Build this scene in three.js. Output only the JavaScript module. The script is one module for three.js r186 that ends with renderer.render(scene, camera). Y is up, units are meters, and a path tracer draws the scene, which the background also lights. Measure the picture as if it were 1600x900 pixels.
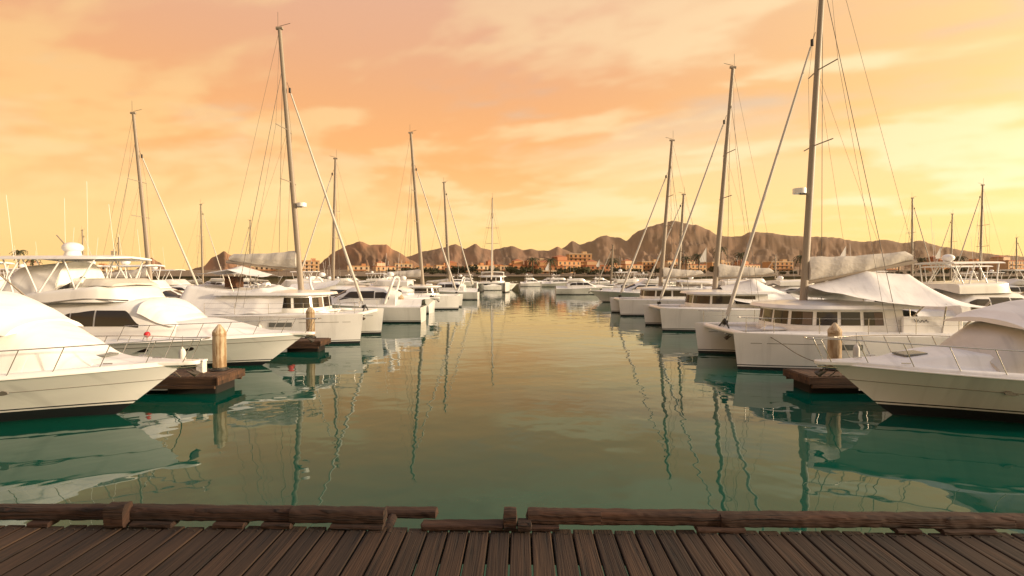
import * as THREE from 'three';
import { mergeGeometries, mergeVertices, toCreasedNormals } from 'three/addons/utils/BufferGeometryUtils.js';

// ---------- camera, sky, sun, exposure ----------
const scene = new THREE.Scene();
const EYE = 4.0;                                   // metres above the water, standing on the pier
const camera = new THREE.PerspectiveCamera(58.72, 16 / 9, 0.1, 9000);
camera.position.set(0, EYE, 0);
camera.rotation.x = -0.0212;
const renderer = new THREE.WebGLRenderer();
renderer.toneMapping = THREE.LinearToneMapping;
renderer.toneMappingExposure = 1.36;
renderer.shadowMap.enabled = true;

// seeded noise
let seed = 7; const rnd = () => { seed = (seed * 1664525 + 1013904223) >>> 0; return seed / 4294967296; };
const h3 = (x, y, z) => { let n = (Math.imul(x, 374761393) + Math.imul(y, 668265263) + Math.imul(z, 2147483647)) | 0; n = Math.imul(n ^ (n >>> 13), 1274126177); n = Math.imul(n ^ (n >>> 16), 2246822519); return ((n ^ (n >>> 15)) >>> 0) / 4294967296; };
const sm = t => t * t * (3 - 2 * t), lerp = (a, b, t) => a + (b - a) * t, clamp = (x, a = 0, b = 1) => Math.min(b, Math.max(a, x));
const sstep = (a, b, x) => sm(clamp((x - a) / (b - a)));
function noise(x, y, z = 0) {
  const i = Math.floor(x), j = Math.floor(y), k = Math.floor(z), u = sm(x - i), v = sm(y - j), w = sm(z - k);
  const c = (a, b, d) => h3(i + a, j + b, k + d);
  return lerp(lerp(lerp(c(0, 0, 0), c(1, 0, 0), u), lerp(c(0, 1, 0), c(1, 1, 0), u), v), lerp(lerp(c(0, 0, 1), c(1, 0, 1), u), lerp(c(0, 1, 1), c(1, 1, 1), u), v), w);
}
function fbm(x, y, z = 0, o = 5) { let s = 0, a = .5, n = 0; for (let i = 0; i < o; i++) { s += a * noise(x, y, z); n += a; a *= .5; x = x * 2.03 + 17.1; y = y * 2.03 + 5.7; z = z * 2.03 + 3.3; } return s / n; }

const SUN_AZ = 90 * Math.PI / 180, SUN_EL = 12 * Math.PI / 180;   // to the right of the view, low
const sunDir = new THREE.Vector3(Math.sin(SUN_AZ) * Math.cos(SUN_EL), Math.sin(SUN_EL), -Math.cos(SUN_AZ) * Math.cos(SUN_EL));
const lin = (r, g, b) => new THREE.Color().setRGB(r / 255, g / 255, b / 255, THREE.SRGBColorSpace);
{
  const W = 2048, H = 1024, data = new Float32Array(W * H * 4);
  const A = c => [c.r, c.g, c.b], mix = (a, b, t) => [lerp(a[0], b[0], t), lerp(a[1], b[1], t), lerp(a[2], b[2], t)];
  const horL = A(lin(255, 208, 138)), horR = A(lin(255, 218, 136)), midC = A(lin(253, 208, 150)), top = A(lin(188, 174, 172)), zen = A(lin(168, 180, 204));
  const cOr = A(lin(250, 174, 104)), cPk = A(lin(234, 176, 142)), cYe = A(lin(255, 218, 140)), cWh = A(lin(255, 240, 205));
  for (let j = 0; j < H; j++) {
    const el = ((j + .5) / H - .5) * Math.PI, sy = Math.sin(el), cy = Math.cos(el);
    for (let i = 0; i < W; i++) {
      const ph = ((i + .5) / W - .5) * 2 * Math.PI, dx = Math.cos(ph) * cy, dz = Math.sin(ph) * cy;
      const cosS = dx * sunDir.x + sy * sunDir.y + dz * sunDir.z, ang = Math.acos(clamp(cosS, -1, 1));
      const az = Math.atan2(dx, -dz), e = Math.max(el, 0) * 57.3;
      const r = clamp(.5 + az / 2.2);                           // 0 left .. 1 right
      let c = mix(mix(horL, horR, r), midC, sstep(1, 13, e));
      c = mix(c, top, sstep(10, 24, e)); c = mix(c, zen, sstep(26, 58, e));
      // thin high cloud sheets, streaked
      const q = 1 / (Math.max(sy, 0) + .16), px = dx * q, pz = dz * q;
      const wx = fbm(px * .8 + 3, pz * .8, 1, 3) * 1.4, ca = px * .94 + pz * .34, cb = -px * .34 + pz * .94;
      const d1 = fbm(ca * .9 + wx + 4.2, cb * 1.7 + wx + 1.7, 4, 6), d2 = fbm(ca * 2.3 + wx * 1.5, cb * 4.6 + 9 + wx, 9, 5);
      const d3 = fbm(ca * 7 + wx * 2, cb * 12 + wx * 2, 14, 4), m1 = sstep(.42, .62, d1 + .16 * (d3 - .5) + .12 * (d2 - .5)), m2 = sstep(.45, .68, d2 + .16 * (d3 - .5));
      const warm = mix(mix(cOr, cPk, sstep(14, 34, e)), cYe, sstep(.5, .95, r) * .65);
      c = mix(c, warm, m1 * .78 * sstep(3, 13, e) * (1 - .75 * sstep(30, 55, e)));
      c = mix(c, mix(cYe, cWh, r), m2 * (.34 + .4 * r) * sstep(2, 8, e) * (1 - sstep(18, 38, e) * .6));
      const g = Math.exp(-(ang * ang) / .16) * 2.4 + Math.exp(-(ang * ang) / .7) * .42;   // glow round the low sun
      c = [c[0] + g * 1.0, c[1] + g * .66, c[2] + g * .25];
      if (el < 0) { const k = sstep(0, -.2, el); c = mix(c, [.10, .13, .10], k); }
      const o = (j * W + i) * 4; const lv = .77 * (1 + .14 * (1 - sstep(4, 20, e))); data[o] = c[0] * lv; data[o + 1] = c[1] * lv; data[o + 2] = c[2] * lv; data[o + 3] = 1;
    }
  }
  const sky = new THREE.DataTexture(data, W, H, THREE.RGBAFormat, THREE.FloatType);
  sky.mapping = THREE.EquirectangularReflectionMapping; sky.magFilter = sky.minFilter = THREE.LinearFilter; sky.needsUpdate = true;
  scene.background = sky; scene.environment = sky;
}
const sun = new THREE.DirectionalLight(new THREE.Color(1, .77, .52), 4.8);
sun.position.copy(sunDir).multiplyScalar(400); sun.castShadow = true; sun.shadow.radius = 9;
sun.shadow.mapSize.set(4096, 4096);
Object.assign(sun.shadow.camera, { left: -150, right: 150, top: 150, bottom: -150, near: 1, far: 900 });
scene.add(sun); scene.add(sun.target); sun.target.position.set(0, 0, -60);
scene.fog = new THREE.FogExp2(lin(255, 220, 165), 0.00005);

// ---------- helpers ----------
const V = (x, y, z) => new THREE.Vector3(x, y, z);
const used = {};
function numbered(n) { used[n] = (used[n] ?? -1) + 1; return used[n] ? n + '_' + String(used[n]).padStart(3, '0') : n; }
function thing(name, label, category, p = [0, 0, 0], turn = 0, group) {
  const o = new THREE.Group(); o.name = numbered(name); o.position.set(...p); o.rotation.y = turn; scene.add(o);
  o.userData = { label, category }; if (group) o.userData.group = group; return o;
}
function mesh(parent, name, geo, mat) { const m = new THREE.Mesh(geo, mat); m.name = name; m.castShadow = m.receiveShadow = true; parent.add(m); return m; }
function struct(name, geo, mat) { const m = mesh(scene, numbered(name), geo, mat); m.userData.kind = 'structure'; return m; }
function solo(name, label, category, geo, mat, group) { const m = mesh(scene, numbered(name), geo, mat); m.userData = { label, category }; if (group) m.userData.group = group; return m; }
const unitCyl = new THREE.CylinderGeometry(1, 1, 1, 8);
const UP = V(0, 1, 0);
function bar(parent, name, a, b, r, mat) {             // a straight round bar from a to b
  const A = V(...a), B = V(...b), m = mesh(parent, name, unitCyl, mat), d = B.clone().sub(A), l = d.length();
  m.position.copy(A).addScaledVector(d, .5); m.scale.set(r, l, r); m.quaternion.setFromUnitVectors(UP, d.normalize()); return m;
}
function spar(parent, name, a, b, r0, r1, mat, flat = 1) {   // tapered
  const A = V(...a), B = V(...b), d = B.clone().sub(A), l = d.length(), g = new THREE.CylinderGeometry(r1, r0, l, 14, 6);
  g.scale(1.35 * flat, 1, 1); const m = mesh(parent, name, g, mat);
  m.position.copy(A).addScaledVector(d, .5); m.quaternion.setFromUnitVectors(UP, d.normalize()); return m;
}
function tube(parent, name, pts, r, mat, n = 40, closed = false) {
  return mesh(parent, name, new THREE.TubeGeometry(new THREE.CatmullRomCurve3(pts.map(p => V(...p)), closed, 'catmullrom', .35), n, r, 8, closed), mat);
}
function rbox(w, h, d, r = .02) {                    // bevelled block centred on the origin
  r = Math.min(r, w * .3, h * .3, d * .3);
  const s = new THREE.Shape(), a = w / 2 - r, b = h / 2 - r; s.moveTo(-a, -b); s.lineTo(a, -b); s.lineTo(a, b); s.lineTo(-a, b); s.closePath();
  const g = new THREE.ExtrudeGeometry(s, { depth: d - 2 * r, bevelEnabled: true, bevelThickness: r, bevelSize: r, bevelSegments: 2 }); g.translate(0, 0, -(d - 2 * r) / 2); return g;
}
function block(parent, name, x, y, z, w, h, d, mat, r = .02) { const m = mesh(parent, name, rbox(w, h, d, r), mat); m.position.set(x, y, z); return m; }
// a surface S(u,v) -> [x,y,z]; us, vs are lists of parameters
function surf(S, us, vs, flip = false, crease = 0) {
  const P = [], uv = [], I = [], n = vs.length;
  for (const u of us) for (const v of vs) { const p = S(u, v); P.push(p[0], p[1], p[2]); uv.push(p[0] + p[2] * .37, p[1] + p[2]); }
  for (let i = 0; i < us.length - 1; i++) for (let j = 0; j < n - 1; j++) { const a = i * n + j, b = a + 1, c = a + n, d = c + 1; flip ? I.push(a, c, b, b, c, d) : I.push(a, b, c, b, d, c); }
  let g = new THREE.BufferGeometry(); g.setAttribute('position', new THREE.Float32BufferAttribute(P, 3)); g.setAttribute('uv', new THREE.Float32BufferAttribute(uv, 2)); g.setIndex(I);
  g.computeVertexNormals(); if (crease) g = toCreasedNormals(g, crease); return g;
}
const lin01 = (n, a = 0, b = 1) => Array.from({ length: n + 1 }, (_, i) => a + (b - a) * i / n);
// a slab of thickness off standing proud of S over u0..u1, v0(u)..v1(u)
function slab(S, u0, u1, v0, v1, off, nrm, n = 10) {
  const f0 = typeof v0 === 'function' ? v0 : () => v0, f1 = typeof v1 === 'function' ? v1 : () => v1, rows = [-.0001, ...lin01(7), 1.0001];
  return surf((u, k) => { const t = clamp(k), v = lerp(f0(u), f1(u), t), p = S(u, v), o = (k < 0 || k > 1) ? -.02 : off, q = nrm(u, v); return [p[0] + q[0] * o, p[1] + q[1] * o, p[2] + q[2] * o]; }, lin01(n, u0, u1), rows, false, .6);
}
// pixel of the photograph + depth -> metres; used only to work out where things stand
const cp = Math.cos(-.0212), sp = Math.sin(-.0212);
function at(px, py, d) { const a = (px - 800) / 800, b = (450 - py) / 800, fy = b * cp + sp, fz = b * sp - cp, k = d / -fz; return [a * k, EYE + fy * k, -d]; }

// ---------- procedural textures ----------
function dataTex(w, h, f, srgb) {
  const d = new Uint8Array(w * h * 4);
  for (let j = 0; j < h; j++) for (let i = 0; i < w; i++) { const c = f(i / w, j / h), o = (j * w + i) * 4; d[o] = c[0] * 255; d[o + 1] = c[1] * 255; d[o + 2] = c[2] * 255; d[o + 3] = 255; }
  const t = new THREE.DataTexture(d, w, h); t.magFilter = THREE.LinearFilter; t.minFilter = THREE.LinearMipmapLinearFilter; t.generateMipmaps = true; t.wrapS = t.wrapT = THREE.RepeatWrapping;
  if (srgb) t.colorSpace = THREE.SRGBColorSpace; t.needsUpdate = true; return t;
}
const grainF = (u, v, s) => { const w = fbm(u * 3, v * 5, s, 3); return clamp(.55 * fbm(u * 5 + w, v * 60 + w * 6, s + 3, 4) + .45 * fbm(u * 14, v * 150 + w * 8, s + 8, 3)); };
const woodHeight = dataTex(1024, 512, (u, v) => { const g = grainF(u, v, 2), k = sstep(.36, .30, g); const c = clamp(g * 1.1 - k * .4); return [c, c, c]; });
const woodCol = dataTex(1024, 512, (u, v) => { const g = grainF(u, v, 2), p = fbm(u * 5, v * 6, 5, 4), k = sstep(.40, .28, g); const t = .42 + .75 * (g - .3) + .5 * (p - .5); const c = clamp(t) * (1 - .45 * k); return [clamp(c * 1.06), clamp(c * .93), clamp(c * .82)]; }, true);
const fabricBump = dataTex(512, 512, (u, v) => { const c = clamp(.7 * fbm(u * 5, v * 5, 3, 4) + .3 * Math.abs(fbm(u * 9 + 4, v * 4, 8, 3) - .5) * 3); return [c, c, c]; });
const dirtCol = dataTex(512, 512, (u, v) => { const p = fbm(u * 8, v * 8, 5, 5), s = fbm(u * 30, v * 3, 2, 4); const c = clamp(.95 + .10 * (p - .5) - .05 * sstep(.55, .8, s)); return [c, clamp(c * .996), clamp(c * .988)]; }, true);
const pileCol = dataTex(256, 512, (u, v) => { const p = fbm(u * 5, v * 4, 3, 5), st = fbm(u * 22, v * 2.5, 6, 4), k = sstep(.42, .66, .5 * p + .5 * st); return [lerp(.92, .66, k), lerp(.87, .55, k), lerp(.78, .42, k)]; }, true);
const noiseBump = dataTex(512, 512, (u, v) => { const c = fbm(u * 24, v * 24, 1, 5); return [c, c, c]; });
// water relief: many travelling ripples that fit a 24 m tile
const waterBump = (() => {
  const N = 2048, waves = []; seed = 99;
  for (let i = 0; i < 70; i++) { const k = 5 + Math.pow(rnd(), 1.7) * 85, th = (rnd() - .5) * 2.0 + Math.PI / 2; waves.push([Math.round(k * Math.cos(th)), Math.round(k * Math.sin(th)), rnd() * 6.283, 1 / Math.pow(k, 1.15)]); }
  const f = new Float32Array(N * N), C = waves.map(([a, b, p, m]) => { const X = [], Y = []; for (let i = 0; i < N; i++) { X.push(6.283185 * a * i / N + p); Y.push(6.283185 * b * i / N); } return [X.map(Math.sin), X.map(Math.cos), Y.map(Math.sin), Y.map(Math.cos), m]; });
  for (const [sx, cx, sy, cy, m] of C) for (let j = 0; j < N; j++) for (let i = 0, o = j * N; i < N; i++, o++) f[o] += m * (sx[i] * cy[j] + cx[i] * sy[j]);
  let mx = 0; for (const v of f) mx = Math.max(mx, Math.abs(v));
  const d = new Uint16Array(0); void d;
  const fl = new Float32Array(N * N * 4); for (let i = 0; i < N * N; i++) { const v = .5 + .5 * f[i] / mx; fl[i * 4] = fl[i * 4 + 1] = fl[i * 4 + 2] = v; fl[i * 4 + 3] = 1; }
  const t = new THREE.DataTexture(fl, N, N, THREE.RGBAFormat, THREE.FloatType); t.wrapS = t.wrapT = THREE.RepeatWrapping; t.magFilter = t.minFilter = THREE.LinearFilter; t.needsUpdate = true; return t;
})();

// ---------- materials ----------
const M = {};
const std = (r, g, b, rough, extra = {}) => { const m = new THREE.MeshStandardMaterial({ roughness: rough, ...extra }); m.color.setRGB(r, g, b); return m; };
const tr = (t, x, y) => { const c = t.clone(); c.repeat.set(x, y); c.needsUpdate = true; return c; };
M.gel = new THREE.MeshPhysicalMaterial({ roughness: .28, clearcoat: .4, clearcoatRoughness: .12, map: tr(dirtCol, .11, .16) }); M.gel.color.setRGB(.89, .90, .905);
M.deck = std(.89, .895, .895, .55, { map: tr(dirtCol, .2, .2) });
M.canvas = std(.90, .905, .905, .85, { map: tr(dirtCol, .21, .17), bumpMap: tr(fabricBump, .35, .5), bumpScale: .012 });
M.canvas2 = std(.78, .765, .73, .85, { map: tr(dirtCol, .3, .25), bumpMap: tr(fabricBump, .4, .8), bumpScale: .035 });
M.sail = std(.62, .59, .54, .85, { map: tr(dirtCol, .3, .3), bumpMap: tr(fabricBump, .5, 1.2), bumpScale: .03 });
M.clear = std(.62, .60, .55, .35, { map: tr(dirtCol, .3, .25), bumpMap: tr(fabricBump, .25, .4), bumpScale: .007 });   // clouded vinyl
M.bottom = std(.012, .014, .018, .5);
M.stripe = std(.02, .022, .03, .35);
M.line = std(.20, .19, .175, .5);
M.glass = new THREE.MeshPhysicalMaterial({ roughness: .06, ior: 1.5 }); M.glass.color.setRGB(.022, .018, .015);
M.glassPale = new THREE.MeshPhysicalMaterial({ roughness: .12 }); M.glassPale.color.setRGB(.16, .17, .16);
M.curtain = std(.16, .12, .09, .8);
M.steel = std(.55, .53, .5, .25, { metalness: .9 });
M.alu = std(.30, .25, .195, .5);
M.wire = std(.10, .085, .07, .5);
M.rope = std(.14, .11, .08, .9);
M.black = std(.015, .015, .015, .5);
M.beige = std(.62, .52, .38, .7);
M.teak = std(.24, .12, .05, .6, { map: woodCol });
M.red = std(.55, .02, .03, .4);
M.flag = std(.85, .83, .8, .8);
M.pile = std(.55, .50, .43, .85, { map: pileCol, bumpMap: tr(noiseBump, 1, 1), bumpScale: .01 });
M.pileWet = std(.05, .042, .03, .6, { bumpMap: tr(noiseBump, 2, 2), bumpScale: .02 });
M.dockTop = [[.20, .14, .10], [.25, .18, .13], [.17, .12, .09]].map(c => std(...c, .85, { map: tr(woodCol, .4, 1), bumpMap: tr(woodHeight, .4, 1), bumpScale: .004 }));
M.dockSide = std(.17, .112, .076, .85, { map: tr(woodCol, .3, 1), bumpMap: tr(woodHeight, .3, 1), bumpScale: .006 });
M.float = std(.012, .011, .010, 1);
M.plank = [[.070, .049, .033], [.088, .063, .043], [.055, .039, .028], [.074, .050, .032], [.108, .080, .056], [.060, .044, .031]].map(c => std(...c, .82, { map: woodCol, bumpMap: woodHeight, bumpScale: .006 }));
M.beam = [[0.083, 0.043, 0.028], [0.095, 0.052, 0.033], [0.073, 0.041, 0.028]].map(c => std(...c, .85, { map: woodCol, bumpMap: woodHeight, bumpScale: .012 }));
M.water = new THREE.MeshPhysicalMaterial({ roughness: .02, ior: 1.34, bumpMap: waterBump, bumpScale: .017 }); M.water.color.setRGB(.0005, .064, .043);
M.capM = std(.66, .62, .55, .7, { map: pileCol });
M.dark = std(.03, .025, .02, .8);

// ---------- water and far shore ----------
{
  const g = new THREE.PlaneGeometry(1600, 290); g.rotateX(-Math.PI / 2); g.translate(0, 0, -110);
  const p = g.attributes.position, uv = g.attributes.uv; for (let i = 0; i < p.count; i++) uv.setXY(i, p.getX(i) / 24, p.getZ(i) / 24);
  struct('water', g, M.water);
  const wallM = std(.42, .37, .31, .9, { map: tr(dirtCol, .05, .1), bumpMap: tr(noiseBump, .3, .3), bumpScale: .05 });
  struct('seawall', rbox(1600, 5.4, 3, .2).translate(0, 1.7, -246), wallM);
  const land = new THREE.PlaneGeometry(9000, 3600, 60, 30); land.rotateX(-Math.PI / 2); land.translate(0, 0, -2040);
  const q = land.attributes.position; for (let i = 0; i < q.count; i++) q.setY(i, 4.4 + sstep(-250, -420, q.getZ(i)) * (5 + 3 * fbm(q.getX(i) * .01, q.getZ(i) * .01)));
  land.computeVertexNormals(); struct('shore_ground', land, std(.17, .12, .075, .95));
}
// ---------- hills ----------
function hill(ridge, d, depth, col, col2, rough, ns) {
  const x0 = ridge[0][0], x1 = ridge[ridge.length - 1][0], nu = Math.round((x1 - x0) / 1.6), nv = 44, P = [], C = [], I = [];
  const hAt = px => { for (let i = 1; i < ridge.length; i++) if (px <= ridge[i][0]) { const [a, ya] = ridge[i - 1], [b, yb] = ridge[i]; return lerp(ya, yb, sm((px - a) / (b - a)) * .5 + .5 * (px - a) / (b - a)); } return 433; };
  for (let i = 0; i <= nu; i++) { const px = lerp(x0, x1, i / nu), x = (px - 800) / 800 * d;
    for (let j = 0; j <= nv; j++) { const v = j / nv, z = -d + depth * (1 - v) - (v > .8 ? (v - .8) * depth : 0);
      const top = 4 + (433 - hAt(px) + (fbm(px * .16, 2, ns, 4) - .5) * 4 * rough) * d / 800, w = fbm(x / depth * 2.5, z / depth * 2.5, ns, 4);
      const gul = Math.abs(fbm(x / depth * 7 + w * 2, z / depth * 5.5 + w, ns + 4, 5) - .5) * 2, gul2 = Math.abs(fbm(x / depth * 19 + w * 2, z / depth * 17, ns + 9, 4) - .5) * 2;
      const prof = v <= .8 ? Math.pow(v / .8, 1.25) : 1 - (v - .8) * 1.5, cut = Math.sin(Math.PI * clamp(v / .8)) * .8 + .12 * (v < .8 ? 1 : 0);
      const y = Math.max(3, 4 + (top - 4) * (prof * (1 - cut * (.50 * (1 - gul) + .30 * (1 - gul2)) * (v < .8 ? 1 : 0)) + (v > .02 && v < .79 ? (w - .5) * .22 * cut : 0)));
      P.push(x * (z / -d), y, z); const k = sstep(.35, .65, fbm(x / depth * 12, y / depth * 25 + z / depth * 9, ns + 2, 5)); C.push(lerp(col[0], col2[0], k), lerp(col[1], col2[1], k), lerp(col[2], col2[2], k)); } }
  for (let i = 0; i < nu; i++) for (let j = 0; j < nv; j++) { const a = i * (nv + 1) + j, b = a + 1, c = a + nv + 1; I.push(a, c, b, b, c, c + 1); }
  const g = new THREE.BufferGeometry(); g.setAttribute('position', new THREE.Float32BufferAttribute(P, 3)); g.setAttribute('color', new THREE.Float32BufferAttribute(C, 3)); g.setIndex(I); g.computeVertexNormals();
  struct('hill', g, new THREE.MeshStandardMaterial({ vertexColors: true, roughness: .95 }));
}
hill([[196, 433], [225, 412], [237, 404], [250, 411], [266, 430], [318, 416], [335, 401], [350, 394], [370, 404], [395, 418], [450, 426], [498, 414], [520, 396], [545, 383], [562, 379], [580, 384], [600, 382], [622, 394], [645, 408], [670, 424], [690, 433]], 950, 260, [.30, .155, .085], [.15, .088, .052], 1.1, 3);
hill([[560, 433], [600, 412], [640, 401], [662, 393], [690, 388], [711, 382], [727, 389], [743, 381.5], [752, 388], [769, 391], [800, 385], [816, 391], [830, 389], [842, 392], [858, 392], [871, 386], [880, 390], [910, 402], [960, 420], [990, 433]], 1700, 420, [.22, .13, .085], [.13, .085, .06], .6, 11);
hill([[800, 433], [840, 405], [860, 396], [878, 389], [894, 378], [906, 383], [924, 378], [938, 370], [947, 369], [954, 372], [967, 372], [978, 377], [998, 361], [1020, 354], [1039, 349], [1052, 347], [1066, 350], [1086, 353], [1108, 361], [1120, 369], [1144, 371], [1157, 370], [1171, 364], [1190, 364], [1240, 370], [1300, 372], [1345, 379], [1385, 376], [1410, 381], [1437, 377], [1470, 386], [1510, 393], [1560, 399], [1640, 404], [1760, 410], [1900, 433]], 2600, 700, [.18, .115, .08], [.12, .08, .06], .6, 21);

// ---------- town on the far shore ----------
const wallCols = [[.48, .23, .11], [.54, .31, .15], [.42, .19, .10], [.56, .38, .22], [.60, .47, .32], [.50, .27, .15]].map(c => std(...c, .9, { map: tr(dirtCol, .06, .06) }));
const roofM = std(.34, .12, .055, .9), openM = std(.035, .022, .016, .6);
const winGeo = rbox(1.5, 1.9, .3, .05), unitBox = new THREE.BoxGeometry(1, 1, 1);
function building(px, base, w, storeys, d, col, style, label) {
  const x = (px - 800) / 800 * d, b = thing('town_building', label, 'building', [x, base, -d], .35 + (rnd() - .5) * .5, 'buildings of the far waterfront town'), H = storeys * 3.2, dp = w * .6;
  const box = (n, X, Y, Z, a, h, c, m) => { const q = mesh(b, n, unitBox, m); q.position.set(X, Y, Z); q.scale.set(a, h, c); return q; };
  b.scale.setScalar(.74); box('wall', 0, H / 2, 0, w, H, dp, wallCols[col]);
  box('parapet', 0, H + .35, 0, w + .5, .7, dp + .5, style === 1 ? roofM : wallCols[(col + 3) % 6]);
  if (style) { box('roof_terrace', -w * .18, H + 2.1, -dp * .1, w * .42, 2.8, dp * .6, wallCols[(col + 1) % 6]); const r = mesh(b, 'roof', new THREE.ConeGeometry(w * .36, 1.8, 4, 1).rotateY(Math.PI / 4).scale(1, 1, .6), roofM); r.position.set(-w * .18, H + 4.4, -dp * .1); }
  else box('stair_tower', w * .25, H + 1.5, 0, w * .2, 2.3, dp * .35, wallCols[(col + 2) % 6]);
  const n = Math.max(2, Math.round(w / 4.2));
  for (let s = 0; s < storeys; s++) for (let i = 0; i < n; i++) { const m = mesh(b, 'window', winGeo, openM); m.position.set(-w / 2 + (i + .5) * w / n, s * 3.2 + 1.7, dp / 2 + .02); }
  for (let s = 0; s < storeys; s++) for (let i = 0; i < 2; i++) { const m = mesh(b, 'window', winGeo, openM); m.rotation.y = Math.PI / 2; m.position.set(w / 2 + .02, s * 3.2 + 1.7, -dp / 4 + i * dp / 2); }
  for (let s = 1; s < storeys; s++) if (w > 11) box('balcony', 0, s * 3.2 + .1, dp / 2 + .7, w * .7, .9, 1.3, wallCols[(col + 4) % 6]);
}
seed = 5;
for (const [px, base, w, st, d, col, sty] of [[662, 6, 15, 2, 330, 3, 0], [690, 7, 12, 2, 350, 4, 0], [712, 5, 20, 2, 300, 5, 1], [745, 6, 16, 2, 310, 4, 0], [770, 7, 14, 2, 340, 1, 1], [792, 6, 14, 2, 320, 4, 0], [815, 6, 18, 2, 300, 0, 1], [838, 6, 17, 3, 300, 2, 0], [858, 5, 20, 2, 290, 0, 1], [882, 6, 22, 3, 300, 1, 1], [904, 9, 20, 4, 330, 1, 0], [930, 6, 20, 2, 310, 2, 1], [952, 6, 18, 2, 320, 0, 0], [985, 7, 18, 2, 330, 3, 1], [1015, 7, 20, 3, 350, 1, 0], [1048, 7, 22, 3, 340, 4, 0], [1082, 7, 20, 2, 330, 3, 1], [1120, 7, 20, 3, 360, 1, 0], [1165, 7, 22, 2, 340, 4, 1], [1215, 7, 22, 3, 350, 1, 0], [1300, 7, 24, 2, 340, 3, 1], [1380, 7, 24, 3, 360, 4, 0], [1470, 7, 26, 3, 330, 1, 1], [1515, 7, 28, 3, 340, 4, 0], [1570, 7, 26, 3, 330, 3, 1], [560, 6, 18, 2, 330, 4, 0], [600, 6, 18, 2, 340, 3, 1], [630, 6, 16, 3, 360, 4, 0], [480, 7, 20, 3, 330, 3, 0], [420, 6, 20, 2, 330, 4, 1], [150, 6, 22, 2, 330, 4, 0], [60, 6, 22, 2, 330, 3, 1]]) building(px, base, w, st, d, col, sty, `${['terracotta', 'ochre', 'brick red', 'sand coloured', 'cream', 'rust coloured'][col]} ${['', '', 'two', 'three', 'four'][st]}-storey town building with ${sty ? 'tiled hip roof' : 'flat parapet roof'}`);

// trees and palms of the shore
const leafMats = [[.035, .045, .015], [.05, .055, .02], [.028, .038, .016]].map(c => std(...c, .8));
const barkM = std(.10, .07, .045, .9);
function treeProto(i) {
  const t = new THREE.Group(), P = [], N = 420; seed = 40 + i;
  for (let k = 0; k < N; k++) { const a = rnd() * 6.283, r = Math.pow(rnd(), .45), e = (rnd() * 2 - 1), lump = .75 + .35 * noise(Math.cos(a) * 2 + 5, e * 2 + 5, i * 3);
    const c = V(Math.cos(a) * r * 2.6 * lump * Math.sqrt(1 - e * e * .8), 3.6 + e * 1.7 * lump * r, Math.sin(a) * r * 2.6 * lump), q = new THREE.Quaternion().setFromEuler(new THREE.Euler(rnd() * 6, rnd() * 6, rnd() * 6)), s = .22 + rnd() * .25;
    for (const [u, v] of [[-1, -.5], [1, -.4], [0, 1]]) { const w = V(u * s, v * s, 0).applyQuaternion(q).add(c); P.push(w.x, w.y, w.z); } }
  const g = new THREE.BufferGeometry(); g.setAttribute('position', new THREE.Float32BufferAttribute(P, 3)); g.computeVertexNormals();
  mesh(t, 'trunk', new THREE.CylinderGeometry(.12, .22, 3, 6).translate(0, 1.5, 0), barkM); mesh(t, 'crown', g, leafMats[i % 3]); return t;
}
const protos = [0, 1, 2].map(treeProto);
seed = 77;
for (let i = 0; i < 95; i++) {
  const px = i < 60 ? 610 + i * 6.2 + rnd() * 4 : 985 + (i - 60) * 18 + rnd() * 10, d = 256 + rnd() * rnd() * 70, t = protos[i % 3].clone(); t.name = numbered('shore_tree');
  t.position.set((px - 800) / 800 * d, 4.3, -d); const s = .4 + rnd() * rnd() * .9; t.scale.set(s * 1.35, s, s * 1.35); t.rotation.y = rnd() * 6; scene.add(t);
  t.userData = { label: 'bushy dark green tree behind the far seawall', category: 'tree', group: 'trees along the far seawall' };
}
function palm(px, pyTop, d, base, label) {
  const p = at(px, pyTop, d), H = p[1] - base, t = thing('palm_tree', label, 'palm tree', [p[0], base, -d], rnd() * 6, 'palms of the far shore'), s = Math.max(1, d / 170);
  tube(t, 'trunk', [[0, 0, 0], [.1, H * .5, .05], [.3, H, 0]], .17 * s, barkM, 8);
  const P = []; for (let k = 0; k < 17; k++) { const a = k * 2.4, up = .9 - (k / 17) * 1.5, L = 2.5 * s;
    for (let j = 0; j < 6; j++) for (const sd of [-1, 1]) { const f = j / 6, f2 = (j + 1.1) / 6, R = q => [Math.cos(a) * L * q + .3, H + L * (up * q - 1.0 * q * q) * .9, Math.sin(a) * L * q], A = R(f), B = R(f2), w = .42 * s * Math.sin(Math.PI * (.15 + .8 * f));
      P.push(...A, ...B, (A[0] + B[0]) / 2 - Math.sin(a) * w * sd, (A[1] + B[1]) / 2 - .3 * s, (A[2] + B[2]) / 2 + Math.cos(a) * w * sd); } }
  const g = new THREE.BufferGeometry(); g.setAttribute('position', new THREE.Float32BufferAttribute(P, 3)); g.computeVertexNormals(); mesh(t, 'crown', g, leafMats[1]);
}
palm(28, 392, 170, 4.5, 'palm tree rising above the crowded boats left of flybridge yacht'); palm(50, 402, 190, 4.5, 'shorter palm beside the palm left of flybridge yacht');
for (const [px, y, d] of [[833, 404, 262], [1092, 398, 255], [1126, 387, 250], [1157, 396, 255], [1405, 398, 250], [1441, 404, 255], [860, 405, 265], [958, 405, 262], [1072, 402, 270], [1250, 400, 260], [1500, 402, 260]]) palm(px, y, d, 4.4, 'palm tree on the far shore before the town');

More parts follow.
